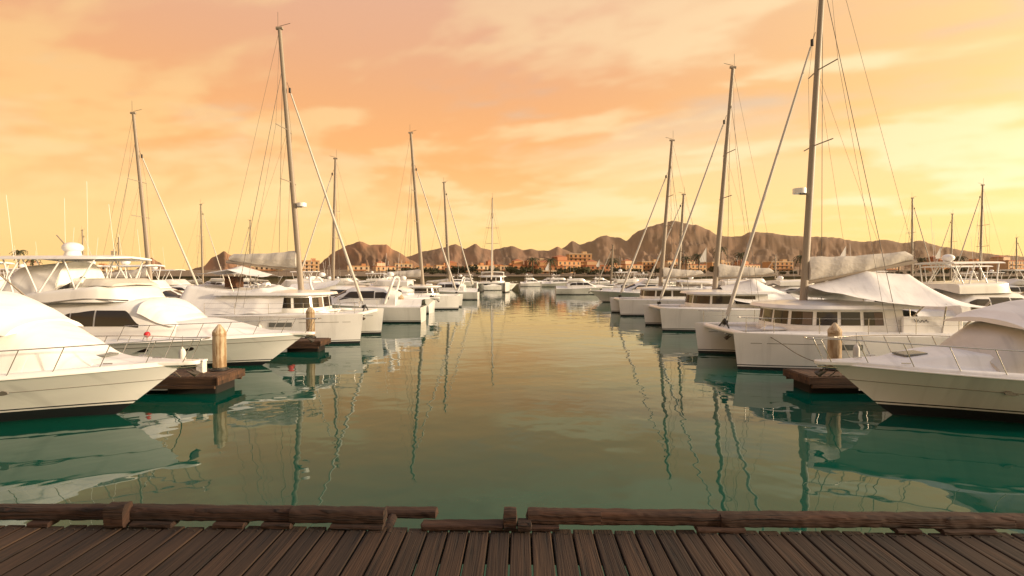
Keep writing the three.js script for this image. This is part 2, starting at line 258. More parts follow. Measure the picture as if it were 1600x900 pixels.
// ---------- boats: shared builders (local +x is the bow, origin at waterline under the bow tip) ----------
function hullFn(o) {   // o: L, B, yb, ys, ov, plumb
  const yk = -.45, sheer = t => lerp(o.yb, o.ys, sstep(0, .85, t) * .7 + .3 * t), bs = t => o.B * (1 - Math.pow(1 - Math.min(t / o.full, 1), o.pw || 2.1)) * (1 - .12 * sstep(.7, 1, t));
  const xs = y => o.ov * (1 - y / o.yb) * (y > 0 ? 1 : 1 + .6 * -y);
  const b = (t, y) => { const v = clamp((y - yk) / (sheer(t) - yk)), bow = o.slim ? .7 + .3 * Math.sqrt(v) : Math.pow(v, 1.15), mid = o.slim ? .72 + .28 * Math.pow(v, .5) : .62 + .38 * Math.pow(v, .6); return bs(t) * lerp(bow, mid, sstep(0, .7, t)); };
  return { yk, sheer, bs, b, x: (t, y) => -(xs(y) + t * (o.L - xs(y))), t: s => clamp(s / o.L) };
}
const TT = n => Array.from({ length: n + 1 }, (_, i) => Math.pow(i / n, 1.5));
function hullParts(g, o, z0 = 0) {
  const H = hullFn(o), ts = TT(o.n || 44), bt = o.boot || .12;
  const band = (name, rows, mat) => { const gs = [1, -1].map(sd => surf((t, k) => { const y = rows(t, k); return [H.x(t, y), y, z0 + sd * H.b(t, y)]; }, ts, lin01(name === 'topsides' ? 12 : 2), sd < 0)); return mesh(g, name, mergeGeometries(gs), mat); };
  band('bottom_paint', (t, k) => lerp(H.yk, bt, k), M.bottom);
  band('boot_top', (t, k) => lerp(bt, bt + .05, k), M.gel);
  band('boot_stripe', (t, k) => lerp(bt + .05, bt + .09, k), o.stripe || M.stripe);
  band('topsides', (t, k) => lerp(bt + .09, H.sheer(t), k), M.gel);
  mesh(g, 'transom', surf((k, w) => { const y = lerp(H.yk, H.sheer(1), k); return [H.x(1, y), y, z0 + w * H.b(1, y)]; }, lin01(4), lin01(4, -1, 1)), M.gel);
  return H;
}
function deckPart(g, o, H, z0 = 0, trunk = () => [0, 0]) {
  const ws = [-1, -.985, -.96, -.93, ...lin01(22, -.9, .9), .93, .96, .985, 1];
  const lip = o.lip ?? .12, S = (t, w) => { const s = t * o.L, b = H.bs(t), y = H.sheer(t), a = Math.abs(w), [th, tw] = trunk(s); const l = lip * Math.pow(clamp((1 - a) / .07), .5); return [-s, y + l + .06 * (1 - w * w) * clamp(b) + th * sstep(tw + .16, tw - .16, a * b), z0 + w * b * .998]; };
  mesh(g, 'deck', surf(S, TT(60), ws, true), M.deck); return S;
}
function loftFn(st, e = .38) {   // st: [s, w0, y0, w1, y1, crown]
  const get = s => { let i = 0; while (i < st.length - 2 && s > st[i + 1][0]) i++; const k = clamp((s - st[i][0]) / (st[i + 1][0] - st[i][0])); return st[i].map((a, j) => lerp(a, st[i + 1][j], k)); };
  const S = (s, th) => { const [, w0, y0, w1, y1, c = 0] = get(s), C = Math.sign(Math.cos(th)) * Math.pow(Math.abs(Math.cos(th)), e), N = Math.pow(Math.abs(Math.sin(th)), e); return [-s, y0 + (y1 - y0) * N + c * (1 - C * C), C * lerp(w0, w1, N)]; };
  S.side = (s, h, sd) => { const th = Math.asin(Math.pow(clamp(h, 0, 1), 1 / e)); return S(s, sd > 0 ? th : Math.PI - th); }; return S;
}
function smoothSt(st) {
  const out = [], C = (a, b, c, d, t) => .5 * (2 * b + (c - a) * t + (2 * a - 5 * b + 4 * c - d) * t * t + (3 * b - a - 3 * c + d) * t * t * t);
  for (let i = 0; i < st.length - 1; i++) for (let k = 0; k < 4; k++) { const p = st[Math.max(0, i - 1)], q = st[i], r = st[i + 1], z = st[Math.min(st.length - 1, i + 2)], t = k / 4; out.push(q.map((v, j) => j === 0 ? lerp(v, r[0], t) : C(p[j], v, r[j], z[j], t))); }
  out.push(st[st.length - 1]); return out;
}
function loft(g, name, st, mat, e = .38, crease = .7) {
  if (/cover|canvas/.test(name)) { st = smoothSt(st); crease = 1.2; }
  const S = loftFn(st, e), ss = []; for (let i = 0; i < st.length - 1; i++) for (let k = 0; k < 4; k++) ss.push(lerp(st[i][0], st[i + 1][0], k / 4)); ss.push(st[st.length - 1][0]);
  const th = [0, .004, .02, .06, .12, .2, .3, .42, .55, .7, .9, 1.15, 1.4]; const all = [...th, Math.PI / 2, ...th.slice().reverse().map(a => Math.PI - a)];
  const cap = s => surf((k, a) => { const p = S(s, a), c = S(s, Math.PI / 2); return [p[0], lerp((S(s, 0)[1] + c[1]) / 2, p[1], k), p[2] * k]; }, [0, 1], all);
  mesh(g, name, toCreasedNormals(mergeGeometries([surf(S, ss, all, true), cap(st[0][0]), cap(st[st.length - 1][0])]), crease), mat); return S;
}
const sideWin = (g, S, s0, s1, h0, h1, mat = M.glass, name = 'window', off = .015) => { for (const sd of [1, -1]) mesh(g, name, slab((s, h) => S.side(s, h, sd), s0, s1, h0, h1, off, () => [0, 0, sd]), mat); };
function rails(g, o, H, s0, s1, hgt, n, rake = .25, mid = false) {
  const P = (s, sd, h) => { const t = H.t(Math.max(s, 0)); return [-s, H.sheer(t) + .1 + h, sd * Math.max(.22, H.bs(t) - .09)]; };
  const pts = []; for (let i = 0; i <= 14; i++) pts.push(P(lerp(s1, s0, Math.pow(i / 14, .8)), 1, hgt)); const all = [...pts, ...pts.slice().reverse().map(p => [p[0], p[1], -p[2]])];
  tube(g, 'rail', all.map(p => [p[0] + rake, p[1], p[2]]), .016, M.steel, 90);
  if (mid) tube(g, 'rail', all.map(p => [p[0] + rake * .5, p[1] - hgt * .5, p[2]]), .011, M.steel, 90);
  for (const sd of [1, -1]) for (let i = 0; i < n; i++) { const s = lerp(s0 + .25, s1, i / (n - 1)), a = P(s, sd, 0), b = P(s, sd, hgt); bar(g, 'stanchion', a, [b[0] + rake, b[1], b[2]], .013, M.steel); }
}
function pulpit(g, o) {
  const s = new THREE.Shape(); s.moveTo(-1.1, -.42); s.lineTo(.1, -.2); s.quadraticCurveTo(.42, -.16, .42, 0); s.quadraticCurveTo(.42, .16, .1, .2); s.lineTo(-1.1, .42); s.closePath();
  const e = new THREE.ExtrudeGeometry(s, { depth: .06, bevelEnabled: true, bevelThickness: .03, bevelSize: .03, bevelSegments: 3 }); e.rotateX(-Math.PI / 2); e.translate(0, o.yb + .03, 0);
  mesh(g, 'bow_platform', e, M.gel); anchor(g, .25, o.yb - .12, 0);
}
function anchor(g, x, y, z) { const a = bar(g, 'anchor', [x + .12, y + .06, z], [x - .55, y + .0, z], .03, M.steel); const b = new THREE.Group(); void b; for (const sd of [1, -1]) { const f = mesh(g, 'anchor_fluke', new THREE.ConeGeometry(.1, .34, 4).scale(1, 1, .35), M.wire); f.position.set(x - .02, y - .1, z + sd * .09); f.rotation.set(sd * .5, 0, .9); } return a; }

// ---------- motor yachts ----------
function cleat(g, x, y, z) { bar(g, 'cleat', [x - .12, y + .06, z], [x + .12, y + .06, z], .02, M.steel); }
function expressCruiser(name, label, pos, turn, o) {
  const g = thing(name, label, 'motor yacht', pos, turn), H = hullParts(g, o);
  const S = deckPart(g, o, H, 0, s => [o.trunk * sstep(.9, 3.6, s) * (1 - .0 * s), Math.max(.2, .62 * H.bs(H.t(s)) * sstep(.3, 2.2, s))]);
  const sheerLine = sd => { const P = []; for (let i = 0; i <= 24; i++) { const t = Math.pow(i / 24, 1.5); P.push([-t * o.L - .0, H.sheer(t) + .015, sd * (H.bs(t) + .012)]); } return P; };
  for (const sd of [1, -1]) { tube(g, 'rub_rail', sheerLine(sd), .028, M.gel, 60); const P = sheerLine(sd).map((p, i) => { const t = Math.pow(i / 24, 1.5), y = H.sheer(t) * .70; return [H.x(t, y), y, sd * (H.b(t, y) + .002)]; }); tube(g, 'hull_moulding', P, .012, M.line, 60); }
  pulpit(g, o); rails(g, o, H, -.35, o.L * .62, .66, 9, .3, false);
  const dk = s => H.sheer(H.t(s)) + .16;
  const c = o.cover, w = s => H.bs(H.t(s)) * .8;
  loft(g, 'windscreen_cover', c.low.map(([s, y]) => [s, w(s) + .05, dk(s) - .05, w(s) * .8, Math.max(y, dk(s) + .02), .06]), o.clearCover ? M.clear : M.canvas, .5, .9);
  loft(g, 'cockpit_canvas', c.top.map(([s, y, y0]) => [s, w(s) * .98, y0, w(s) * .78, y, .1]), M.canvas, .5, .9);
  const hx = o.hatch; block(g, 'deck_hatch', -hx, S(H.t(hx), 0)[1] + .03, 0, .6, .05, .6, M.glassPale, .02).rotation.z = -.1;
  cleat(g, -.75, S(H.t(.75), 0)[1], 0); for (const sd of [1, -1]) cleat(g, -1.6, dk(1.6) - .03, sd * (H.bs(H.t(1.6)) - .2));
  const ts = H.t(o.L * .3); for (const sd of [1, -1]) { const m = mesh(g, 'porthole', new THREE.CylinderGeometry(.17, .17, .04, 20).rotateX(Math.PI / 2).scale(1.5, .4, 1), M.line); m.position.set(H.x(ts, .95), .95 * H.sheer(ts) / 1.35, sd * (H.b(ts, .95 * H.sheer(ts) / 1.35))); m.rotation.y = sd * -.14; }
  return { g, H, S };
}
const A = expressCruiser('motor_cruiser', 'white motor cruiser with plain white windscreen cover, beside the dock with white box', [-9.65, 0, -15], .07,
  { L: 11.5, B: 1.95, yb: 1.44, ys: 1.16, ov: 1.85, boot: .32, full: .5, trunk: .30, hatch: 2.3,
    cover: { low: [[2.0, 1.62], [3.2, 2.35], [4.0, 2.78], [5.0, 2.8], [8, 2.6]], top: [[3.75, 2.68, 2.45], [4.4, 3.1, 2.6], [5.2, 3.5, 2.6], [7.4, 3.58, 2.6], [9.4, 3.3, 1.6]] } });
const A2 = expressCruiser('motor_cruiser', 'white motor cruiser with clouded vinyl windscreen and raised white hood, beside rusty dock end', [9.3, 0, -14.9], Math.PI - .06,
  { L: 11.5, B: 2.0, yb: 1.46, ys: 1.2, ov: 1.7, boot: .32, full: .52, trunk: .36, hatch: 2.2, clearCover: true,
    cover: { low: [[3.55, 1.8], [4.1, 2.3], [4.7, 2.72], [6.2, 2.75], [8.5, 2.6]], top: [[4.15, 2.75, 2.62], [4.5, 2.95, 2.66], [5.6, 3.25, 2.68], [8, 3.4, 2.6], [9.4, 3.2, 1.7]] } });

// flybridge yacht
{
  const o = { L: 13.4, B: 2.25, yb: 1.40, ys: 1.2, ov: 1.85, boot: .2, full: .52, trunk: 0 };
  const g = thing('flybridge_yacht', 'white flybridge sportfishing yacht with dark swept side window and tall hardtop', 'motor yacht', [-9.4, 0, -23.2], .02), H = hullParts(g, o);
  const S = deckPart(g, o, H, 0, s => [.62 * sstep(1.2, 5, s), Math.max(.2, .66 * H.bs(H.t(s)) * sstep(.4, 2.6, s))]);
  pulpit(g, o); rails(g, o, H, -.35, 6.8, .62, 8, .3, false);
  for (const sd of [1, -1]) { const P = [], Q = []; for (let i = 0; i <= 24; i++) { const t = Math.pow(i / 24, 1.5), y = H.sheer(t) * .84; P.push([-t * o.L, H.sheer(t) + .015, sd * (H.bs(t) + .012)]); Q.push([H.x(t, y), y, sd * (H.b(t, y) + .002)]); } tube(g, 'rub_rail', P, .028, M.gel, 60); tube(g, 'hull_moulding', Q, .016, M.line, 60); }
  const hs = loft(g, 'deckhouse', [[4.5, 1.35, 1.5, 1.0, 1.75, .1], [5.0, 1.62, 1.35, 1.3, 2.15, .12], [5.9, 1.8, 1.3, 1.5, 2.72, .12], [6.7, 1.85, 1.3, 1.62, 3.0, .1], [8.5, 1.88, 1.3, 1.68, 3.02, .08], [10.6, 1.88, 1.3, 1.68, 2.98, .06]], M.gel, .34);
  const win = (s0, s1, f0, f1) => { for (const sd of [1, -1]) mesh(g, 'window', slab((s, h) => hs.side(s, h, sd), s0, s1, f0, f1, .015, () => [0, 0, sd], 20), M.glass); };
  win(6.25, 8.0, s => .38, s => lerp(.46, .76, sstep(6.2, 6.9, s))); win(8.06, 9.0, s => .38, s => lerp(.76, .70, sstep(8, 9, s))); win(9.05, 10.1, s => .36, s => lerp(.70, .38, sstep(9, 10.1, s)));
  loft(g, 'windscreen_cover', [[4.9, 1.5, 1.9, 1.1, 2.08, .12], [5.6, 1.62, 2.1, 1.32, 2.62, .13], [6.3, 1.74, 2.5, 1.5, 2.95, .13]], M.canvas, .36);
  const fb = loft(g, 'flybridge', [[6.9, 1.25, 2.95, .95, 3.1, .05], [7.4, 1.6, 2.95, 1.45, 3.55, .03], [8.0, 1.78, 2.95, 1.66, 3.68, 0], [10.6, 1.8, 2.95, 1.7, 3.4, 0], [12.2, 1.75, 2.9, 1.65, 3.02, 0]], M.gel, .2);
  loft(g, 'flybridge_screen', [[7.5, 1.5, 3.6, 1.3, 3.72, .02], [7.9, 1.6, 3.64, 1.35, 3.95, 0], [8.6, 1.64, 3.64, 1.5, 3.95, 0]], M.clear, .2);
  for (const sd of [1, -1]) tube(g, 'flybridge_moulding', [[-6.7, 3.02, sd * 1.66], [-8.5, 3.08, sd * 1.76], [-10.6, 2.8, sd * 1.86], [-11.2, 2.3, sd * 1.9]], .03, M.line, 24);
  loft(g, 'hardtop', [[7.7, 1.35, 4.78, 1.3, 4.86, .06], [8.1, 1.6, 4.76, 1.55, 4.9, .08], [12.2, 1.6, 4.74, 1.55, 4.88, .08]], M.gel, .3);
  for (const sd of [1, -1]) for (const [s, q] of [[8.2, 9.0], [9.5, 8.8], [9.6, 10.4], [11.2, 10.4], [11.3, 12.0], [12.0, 11.4]]) bar(g, 'hardtop_post', [-s, 4.78, sd * 1.45], [-q, 3.3, sd * 1.66], .032, M.gel);
  loft(g, 'enclosure_curtain', [[9.9, 1.5, 3.4, 1.1, 4.7, 0], [11.9, 1.7, 2.95, 1.2, 4.5, 0], [12.8, 1.75, 2.5, 1.5, 2.9, 0]], M.canvas, .6);
  const rb = mesh(g, 'radar_base', new THREE.CylinderGeometry(.28, .34, .22, 20), M.gel); rb.position.set(-10.3, 5.06, 0);
  const rd = mesh(g, 'radar_dome', new THREE.SphereGeometry(.4, 24, 14).scale(1, .62, 1), M.gel); rd.position.set(-10.3, 5.32, 0); block(g, 'searchlight', -8.2, 5.05, .4, .16, .2, .16, M.steel, .03);
  block(g, 'helm_console', -8.7, 3.55, 0, .7, .5, 1.4, M.gel, .06); block(g, 'helm_seat', -9.8, 3.5, .2, .6, .9, .7, M.canvas, .1);
  for (const [s, z, h, k] of [[8.6, 1.3, 3.2, 0], [9.4, -1.3, 2.6, .1], [11.6, 1.4, 2.6, .1], [11.8, -1.4, 2.9, 0]]) bar(g, 'antenna', [-s, 4.85, z], [-s - k * h, 4.85 + h, z], .007, M.flag);
  for (const sd of [1, -1]) { bar(g, 'outrigger', [-9.2, 2.0, sd * 1.95], [-13.3, 6.1, sd * 2.7], .028, M.alu); bar(g, 'outrigger_strut', [-10.6, 3.0, sd * 1.8], [-11.0, 3.8, sd * 2.28], .018, M.alu); }
  const f = mesh(g, 'red_fender', new THREE.SphereGeometry(.12, 16, 12), M.red); const fy = 1.32, ft = H.t(5.55); f.position.set(-5.6, H.sheer(ft) + .34, H.bs(ft) - .02); bar(g, 'light_post', [-5.6, H.sheer(ft) + .1, H.bs(ft) - .02], [-5.6, H.sheer(ft) + .3, H.bs(ft) - .02], .02, M.steel); void fy;
  for (const s of [3.9, 5.6]) for (const sd of [1, -1]) { const tt = H.t(s), m = mesh(g, 'porthole', new THREE.CylinderGeometry(.2, .2, .04, 20).rotateX(Math.PI / 2).scale(1.3, .5, 1), M.glass); m.position.set(H.x(tt, .95), .98, sd * H.b(tt, .98)); m.rotation.y = sd * -.1; }
  void S; void fb;
}

// ---------- catamarans ----------
function planWall(sF, sE, sA, w) {      // plan outline: straight sides, rounded nose; u 0..1 from aft starboard round the nose to aft port
  const pts = []; for (let i = 0; i <= 10; i++) pts.push([-lerp(sA, sE, i / 10), w]); for (let i = 1; i <= 24; i++) { const a = i / 24 * Math.PI; pts.push([-sE + (sE - sF) * Math.pow(Math.sin(a), .8), w * Math.sign(Math.cos(a)) * Math.pow(Math.abs(Math.cos(a)), .7)]); } for (let i = 1; i <= 10; i++) pts.push([-lerp(sE, sA, i / 10), -w]);
  const cum = [0]; for (let i = 1; i < pts.length; i++) cum.push(cum[i - 1] + Math.hypot(pts[i][0] - pts[i - 1][0], pts[i][1] - pts[i - 1][1])); const T = cum[cum.length - 1];
  return u => { const q = clamp(u) * T; let i = 1; while (i < pts.length - 1 && cum[i] < q) i++; const k = (q - cum[i - 1]) / (cum[i] - cum[i - 1]); return [lerp(pts[i - 1][0], pts[i][0], k), lerp(pts[i - 1][1], pts[i][1], k)]; };
}
function prism(g, name, P, y0, y1, k0, k1, mat, cx, roof = 0) {
  const S = (u, v) => { const [x, z] = P(u), k = lerp(k0, k1, v); return [cx + (x - cx) * k, lerp(y0, y1, v), z * k]; }, us = lin01(60);
  const top = surf((u, r) => { const p = S(u, 1); return [cx + (p[0] - cx) * r, y1 + roof * (1 - r * r), p[2] * r]; }, us, lin01(6)), back = surf((v, w) => { const a = S(0, v); return [a[0], a[1], lerp(a[2], -a[2], w)]; }, [0, 1], [0, 1]);
  const bot = surf((u, r) => { const p = S(u, 0); return [cx + (p[0] - cx) * r, y0, p[2] * r]; }, us, [0, 1]);
  mesh(g, name, toCreasedNormals(mergeGeometries([surf(S, us, lin01(3)), top, back, bot]), .7), mat); return S;
}
function rig(g, o) {        // mast, boom, sail bag, stays; o: s, foot, top, rake, jibS, jibY, jibTop, boomEnd, boomY, chainS, chainZ
  const mx = y => -o.s - (y - o.foot) * o.rake, q = o.th || 1;
  const m = spar(g, 'mast', [mx(o.foot), o.foot, 0], [mx(o.top), o.top, 0],   .138 * q, .085 * q, M.alu);
  for (const f of [.5, .3]) { const y = lerp(o.foot, o.top, f + .12); for (const sd of [1, -1]) bar(g, 'spreader', [mx(y), y, 0], [mx(y) - .25, y + .06, sd * 1.15], .028 * q, M.alu); }
  const sy = lerp(o.foot, o.top, .62), ty = lerp(o.foot, o.top, .86), wr = .011 * q;
  for (const sd of [1, -1]) { const c = [-o.chainS, o.chainY, sd * o.chainZ]; bar(g, 'shroud', [mx(ty), ty, 0], c, wr * 1.25, M.wire); bar(g, 'shroud', [mx(sy) - .25, sy, sd * 1.15], [c[0] + .5, c[1], c[2]], wr * .7, M.wire); bar(g, 'shroud', [mx(o.top), o.top - .3, 0], [mx(sy) - .25, sy, sd * 1.15], wr * .6, M.wire); }
  const jt = [mx(o.jibTop) + .2, o.jibTop, 0], jf = [-o.jibS, o.jibY, 0], l3 = (k) => [lerp(jf[0], jt[0], k), lerp(jf[1], jt[1], k), 0];
  bar(g, 'forestay', l3(0), l3(1), .014 * q, M.wire); spar(g, 'furled_jib', l3(.04), l3(.95), .085 * q, .04 * q, M.sail, .8); const dr = mesh(g, 'furler_drum', new THREE.CylinderGeometry(.13 * q, .13 * q, .2, 14), M.black); dr.position.set(...l3(.015)); const sw = mesh(g, 'furler_swivel', new THREE.CylinderGeometry(.07 * q, .07 * q, .3, 10), M.black); sw.position.set(...l3(.965));
  if (o.boomEnd) {
    const by = o.boomY, bx = mx(by) - .15, ex = -o.boomEnd, ey = o.boomEndY ?? by; bar(g, 'boom', [bx, by, 0], [ex, ey, 0], .10 * q, M.alu);
    const N = 16, bag = o.bag ?? 1.0; const S = (k, a) => { const h = bag * (1 - .62 * k) * (k > .96 ? .6 : 1) * (.97 + .06 * noise(k * 9, 3)), w = .26 * q * (1 - .5 * k); const c = Math.cos(a), s = Math.sin(a), yb = lerp(by, ey, k) + .08; return [lerp(bx, ex + .2, k), yb + h * .5 + h * .5 * Math.sign(s) * Math.pow(Math.abs(s), .7) - .08 * Math.sin(Math.PI * k), (w * (s > 0 ? 1 - .75 * s : 1)) * c + .03 * Math.sin(k * 25 + a)]; };
    mesh(g, 'sail_bag', mergeGeometries([surf(S, lin01(N), lin01(18, 0, 6.2832), true), surf((r, a) => { const p = S(1, a), c = S(1, 0); return [p[0], lerp(c[1] + .1, p[1], r), p[2] * r]; }, [0, 1], lin01(18, 0, 6.2832)), surf((r, a) => { const p = S(0, a), c = S(0, 0); return [p[0], lerp(c[1] + .1, p[1], r), p[2] * r]; }, [0, 1], lin01(18, 0, 6.2832), true)]), M.sail);
    bar(g, 'topping_lift', [mx(o.top), o.top, 0], [ex, ey + .1, 0], wr * .7, M.wire); for (const k of [.35, .7]) bar(g, 'lazy_jack', [mx(sy), sy, 0], [lerp(bx, ex, k), ey + .7 * (1 - k) + .2, .1], wr * .5, M.rope);
  }
  const mh = mesh(g, 'masthead', rbox(.42 * q, .16, .2, .03), M.alu); mh.position.set(mx(o.top), o.top + .06, 0); bar(g, 'masthead_aerial', [mx(o.top) - .1, o.top + .1, 0], [mx(o.top) - .1, o.top + 1.1, 0], .012 * q, M.wire); bar(g, 'wind_vane', [mx(o.top), o.top + .2, 0], [mx(o.top) + .7, o.top + .38, 0], .014 * q, M.black);
  if (o.radar) { const r = mesh(g, 'radar', new THREE.CylinderGeometry(.3, .3, .24, 20), M.gel); r.position.set(mx(o.radar) + .5, o.radar, 0); bar(g, 'radar_bracket', [mx(o.radar), o.radar - .15, 0], [mx(o.radar) + .5, o.radar - .15, 0], .03, M.alu); }
  return m;
}
function catamaran(name, label, pos, turn, o, group) {
  const g = thing(name, label, 'catamaran', pos, turn, group), z = o.half, yd = o.yb;
  const hp = { L: o.L, B: .82, yb: o.yb, ys: o.yb - .08, ov: .2, full: .42, pw: 1.7, slim: true, boot: .14, n: o.low ? 20 : 40 }; let H;
  for (const sd of [1, -1]) {
    const hg = new THREE.Group(); hg.name = 'hull'; g.add(hg); H = hullParts(hg, hp, sd * z); deckPart(hg, { ...hp, lip: .05 }, H, sd * z);
    if (!o.low) {
      const Sd = (t, y, q) => [H.x(t, y), y, sd * z + q * H.b(t, y)];
      for (const q of [1, -1]) { mesh(hg, 'hull_window', slab((t, y) => Sd(t, y, q), .30, .40, yd * .60, yd * .75, .012, () => [0, 0, q], 8), q * sd > 0 ? M.glassPale : M.line); for (const [a, b] of [[.05, .085], [.10, .27]]) mesh(hg, 'style_groove', slab((t, y) => Sd(t, y, q), a, b, yd * .735, yd * .75, .006, () => [0, 0, q], 8), M.line); }
      const tp = yd + .08; for (const s of [.5, 1.6, 3.4, 5.4, 7.4, 9.2]) bar(hg, 'stanchion', [-s, tp - .05, sd * (z + H.bs(H.t(s)) * .8)], [-s, tp + .62, sd * (z + H.bs(H.t(s)) * .8)], .014, M.steel);
      for (const h of [.6, .32]) tube(hg, 'lifeline', [.5, 1.6, 3.4, 5.4, 7.4, 9.2].map(s => [-s, tp + h, sd * (z + H.bs(H.t(s)) * .8)]), .007, M.steel, 30);
      tube(hg, 'pulpit_rail', [[-1.6, tp + .6, sd * (z + .45)], [-.3, tp + .62, sd * (z + .12)], [-.3, tp + .62, sd * (z - .14)], [-1.5, tp + .55, sd * (z - .45)], [-1.55, tp, sd * (z - .45)]], .016, M.steel, 30);
    }
  }
  const cb = loft(g, 'bridge_deck', [[2.9, z - .3, yd - .35, z - .3, yd + .02, .04], [3.4, z, yd - .7, z, yd + .05, .06], [o.L - .6, z, yd - .75, z, yd + .05, .06]], M.gel, .12); void cb;
  bar(g, 'forebeam', [-.55, yd - .08, -z + .1], [-.55, yd - .08, z - .1], .13, M.gel); bar(g, 'longeron', [-.55, yd - .1, 0], [-3.1, yd - .1, 0], .07, M.gel);
  mesh(g, 'trampoline', surf((s, w) => [-s, yd - .10 - .10 * (1 - w * w), w * (z - .5)], lin01(6, .7, 3.0), lin01(12, -1, 1)), M.canvas2);
  if (!o.low) { anchor(g, -.75, yd - .32, .0); for (const sd of [1, -1]) bar(g, 'striker_strut', [-.55, yd - .05, sd * .7], [-.6, yd + .45, 0], .035, M.black); for (let i = 0; i < 3; i++) { const sl = mesh(g, 'folded_cover', new THREE.SphereGeometry(.5, 16, 10).scale(1.2 + .3 * i, .22, .8), M.canvas); sl.position.set(-2.4 - .5 * i, yd + .08, -1.1 + i * .9); sl.rotation.y = i; } }
  // cabin with a band of windows and a roof with an overhanging brow
  const cF = o.cabF ?? 3.2, cA = o.cabA ?? 8.6, P = planWall(cF, cF + 2.1, cA, z - .15), y1 = o.roofY ?? 2.62, C = prism(g, 'cabin', P, yd, y1, 1, .95, M.gel, -(cF + 3));
  const nw = o.low ? 7 : 11; for (let i = 0; i < nw; i++) { const a = .06 + .88 * i / nw, b = a + .88 / nw - .012; const nrm = u => { const p = P(u - .003), q = P(u + .003), dx = q[0] - p[0], dz = q[1] - p[1], l = Math.hypot(dx, dz) || 1; return [-dz / l * -1, 0, dx / l * 1].map((v, k) => k === 0 ? -(-dz / l) * -1 : v); };
    const outward = u => { const n = nrm(u), c = P(u); const sg = (n[0] * (c[0] + cF + 3) + n[2] * c[1]) >= 0 ? 1 : -1; return [n[0] * sg, 0, n[2] * sg]; };
    const pane = mesh(g, 'window', slab(C, a, b, .30, .86, .012, outward, 6), M.glass); if (!o.low && i % 3 === 1) mesh(pane, 'curtain', slab(C, a + (b - a) * .55, b - .002, .32, .84, .016, outward, 4), M.curtain); }
  const PR = planWall(cF - .35, cF + 1.9, cA + .5, z + .12); prism(g, 'cabin_roof', PR, y1 - .01, y1 + .14, 1, .97, M.gel, -(cF + 3), .16);
  return { g, H, y1 };
}
function canopy(g, name, pts, mat, sag = .12, n = 10) {   // cloth stretched over rows of points
  const nu = pts.length, row = k => { const i = Math.min(nu - 2, Math.floor(k)), f = k - i; return pts[i].map((p, j) => p.map((v, c) => lerp(v, pts[i + 1][j][c], f))); };
  const S = (u, v) => { const r = row(u * (nu - 1)), m = r.length - 1, i = Math.min(m - 1, Math.floor(v * m)), f = v * m - i, p = r[i].map((a, c) => lerp(a, r[i + 1][c], f)), fu = (u * (nu - 1)) % 1; p[1] -= sag * Math.sin(Math.PI * f) + sag * .7 * Math.sin(Math.PI * fu) - .03 * (noise(u * 14, v * 10, 3) - .5); return p; };
  return mesh(g, name, surf(S, lin01(n * (nu - 1)), lin01(n * (pts[0].length - 1))), mat);
}
{ // big catamaran on the right
  const { g, y1 } = catamaran('sailing_catamaran', 'large white sailing catamaran under a peaked white cockpit awning, mooring line to rusty dock', [9.6, 0, -24.5], Math.PI - .0, { L: 12.6, half: 2.35, yb: 1.56, roofY: 2.62, cabF: 2.6, cabA: 7.6 });
  rig(g, { s: 4.35, foot: y1 + .1, top: 20.6, rake: .048, jibS: .55, jibY: 1.62, jibTop: 15.6, boomEnd: 9.7, boomY: 3.75, boomEndY: 4.75, bag: 1.15, chainS: 6.9, chainZ: 2.75, chainY: 1.6, radar: 8.1 });
  canopy(g, 'awning', [[[-4.6, 3.3, 2.5], [-4.5, 3.62, 0], [-4.6, 3.3, -2.5]], [[-7.1, 2.85, 2.7], [-7.3, 4.35, 0], [-7.1, 2.85, -2.7]], [[-9.4, 2.8, 2.8], [-9.4, 4.15, 0], [-9.4, 2.8, -2.8]], [[-11.6, 2.7, 2.6], [-11.4, 2.95, 0], [-11.6, 2.7, -2.6]]], M.canvas, .1);
  for (const sd of [1, -1]) for (const s of [9.0, 11.4]) bar(g, 'awning_post', [-s, 1.5, sd * 2.4], [-s, 2.85, sd * 2.6], .03, M.steel);
  for (const sd of [1, -1]) bar(g, 'davit', [-10.4, 1.5, sd * 1.6], [-11.8, 2.9, sd * 1.6], .04, M.alu);
  for (const sd of [1, -1]) tube(g, 'name_script', Array.from({ length: 14 }, (_, i) => [-7.75 - i * .05 * 1, 2.1 + .06 * Math.sin(i * 1.9) + (i === 0 ? .1 : 0), sd * 2.42]), .012, M.stripe, 60);
  block(g, 'cockpit_seat', -9.6, 1.75, 1.4, 1.2, .45, .8, M.teak, .05); block(g, 'cockpit_seat', -9.6, 1.75, -1.4, 1.2, .45, .8, M.beige, .05);
  for (const sd of [1, -1]) { const m = mesh(g, 'cockpit_coaming', rbox(2.6, .8, .12, .05), M.gel); m.position.set(-8.6, 1.9, sd * 2.35); }
}
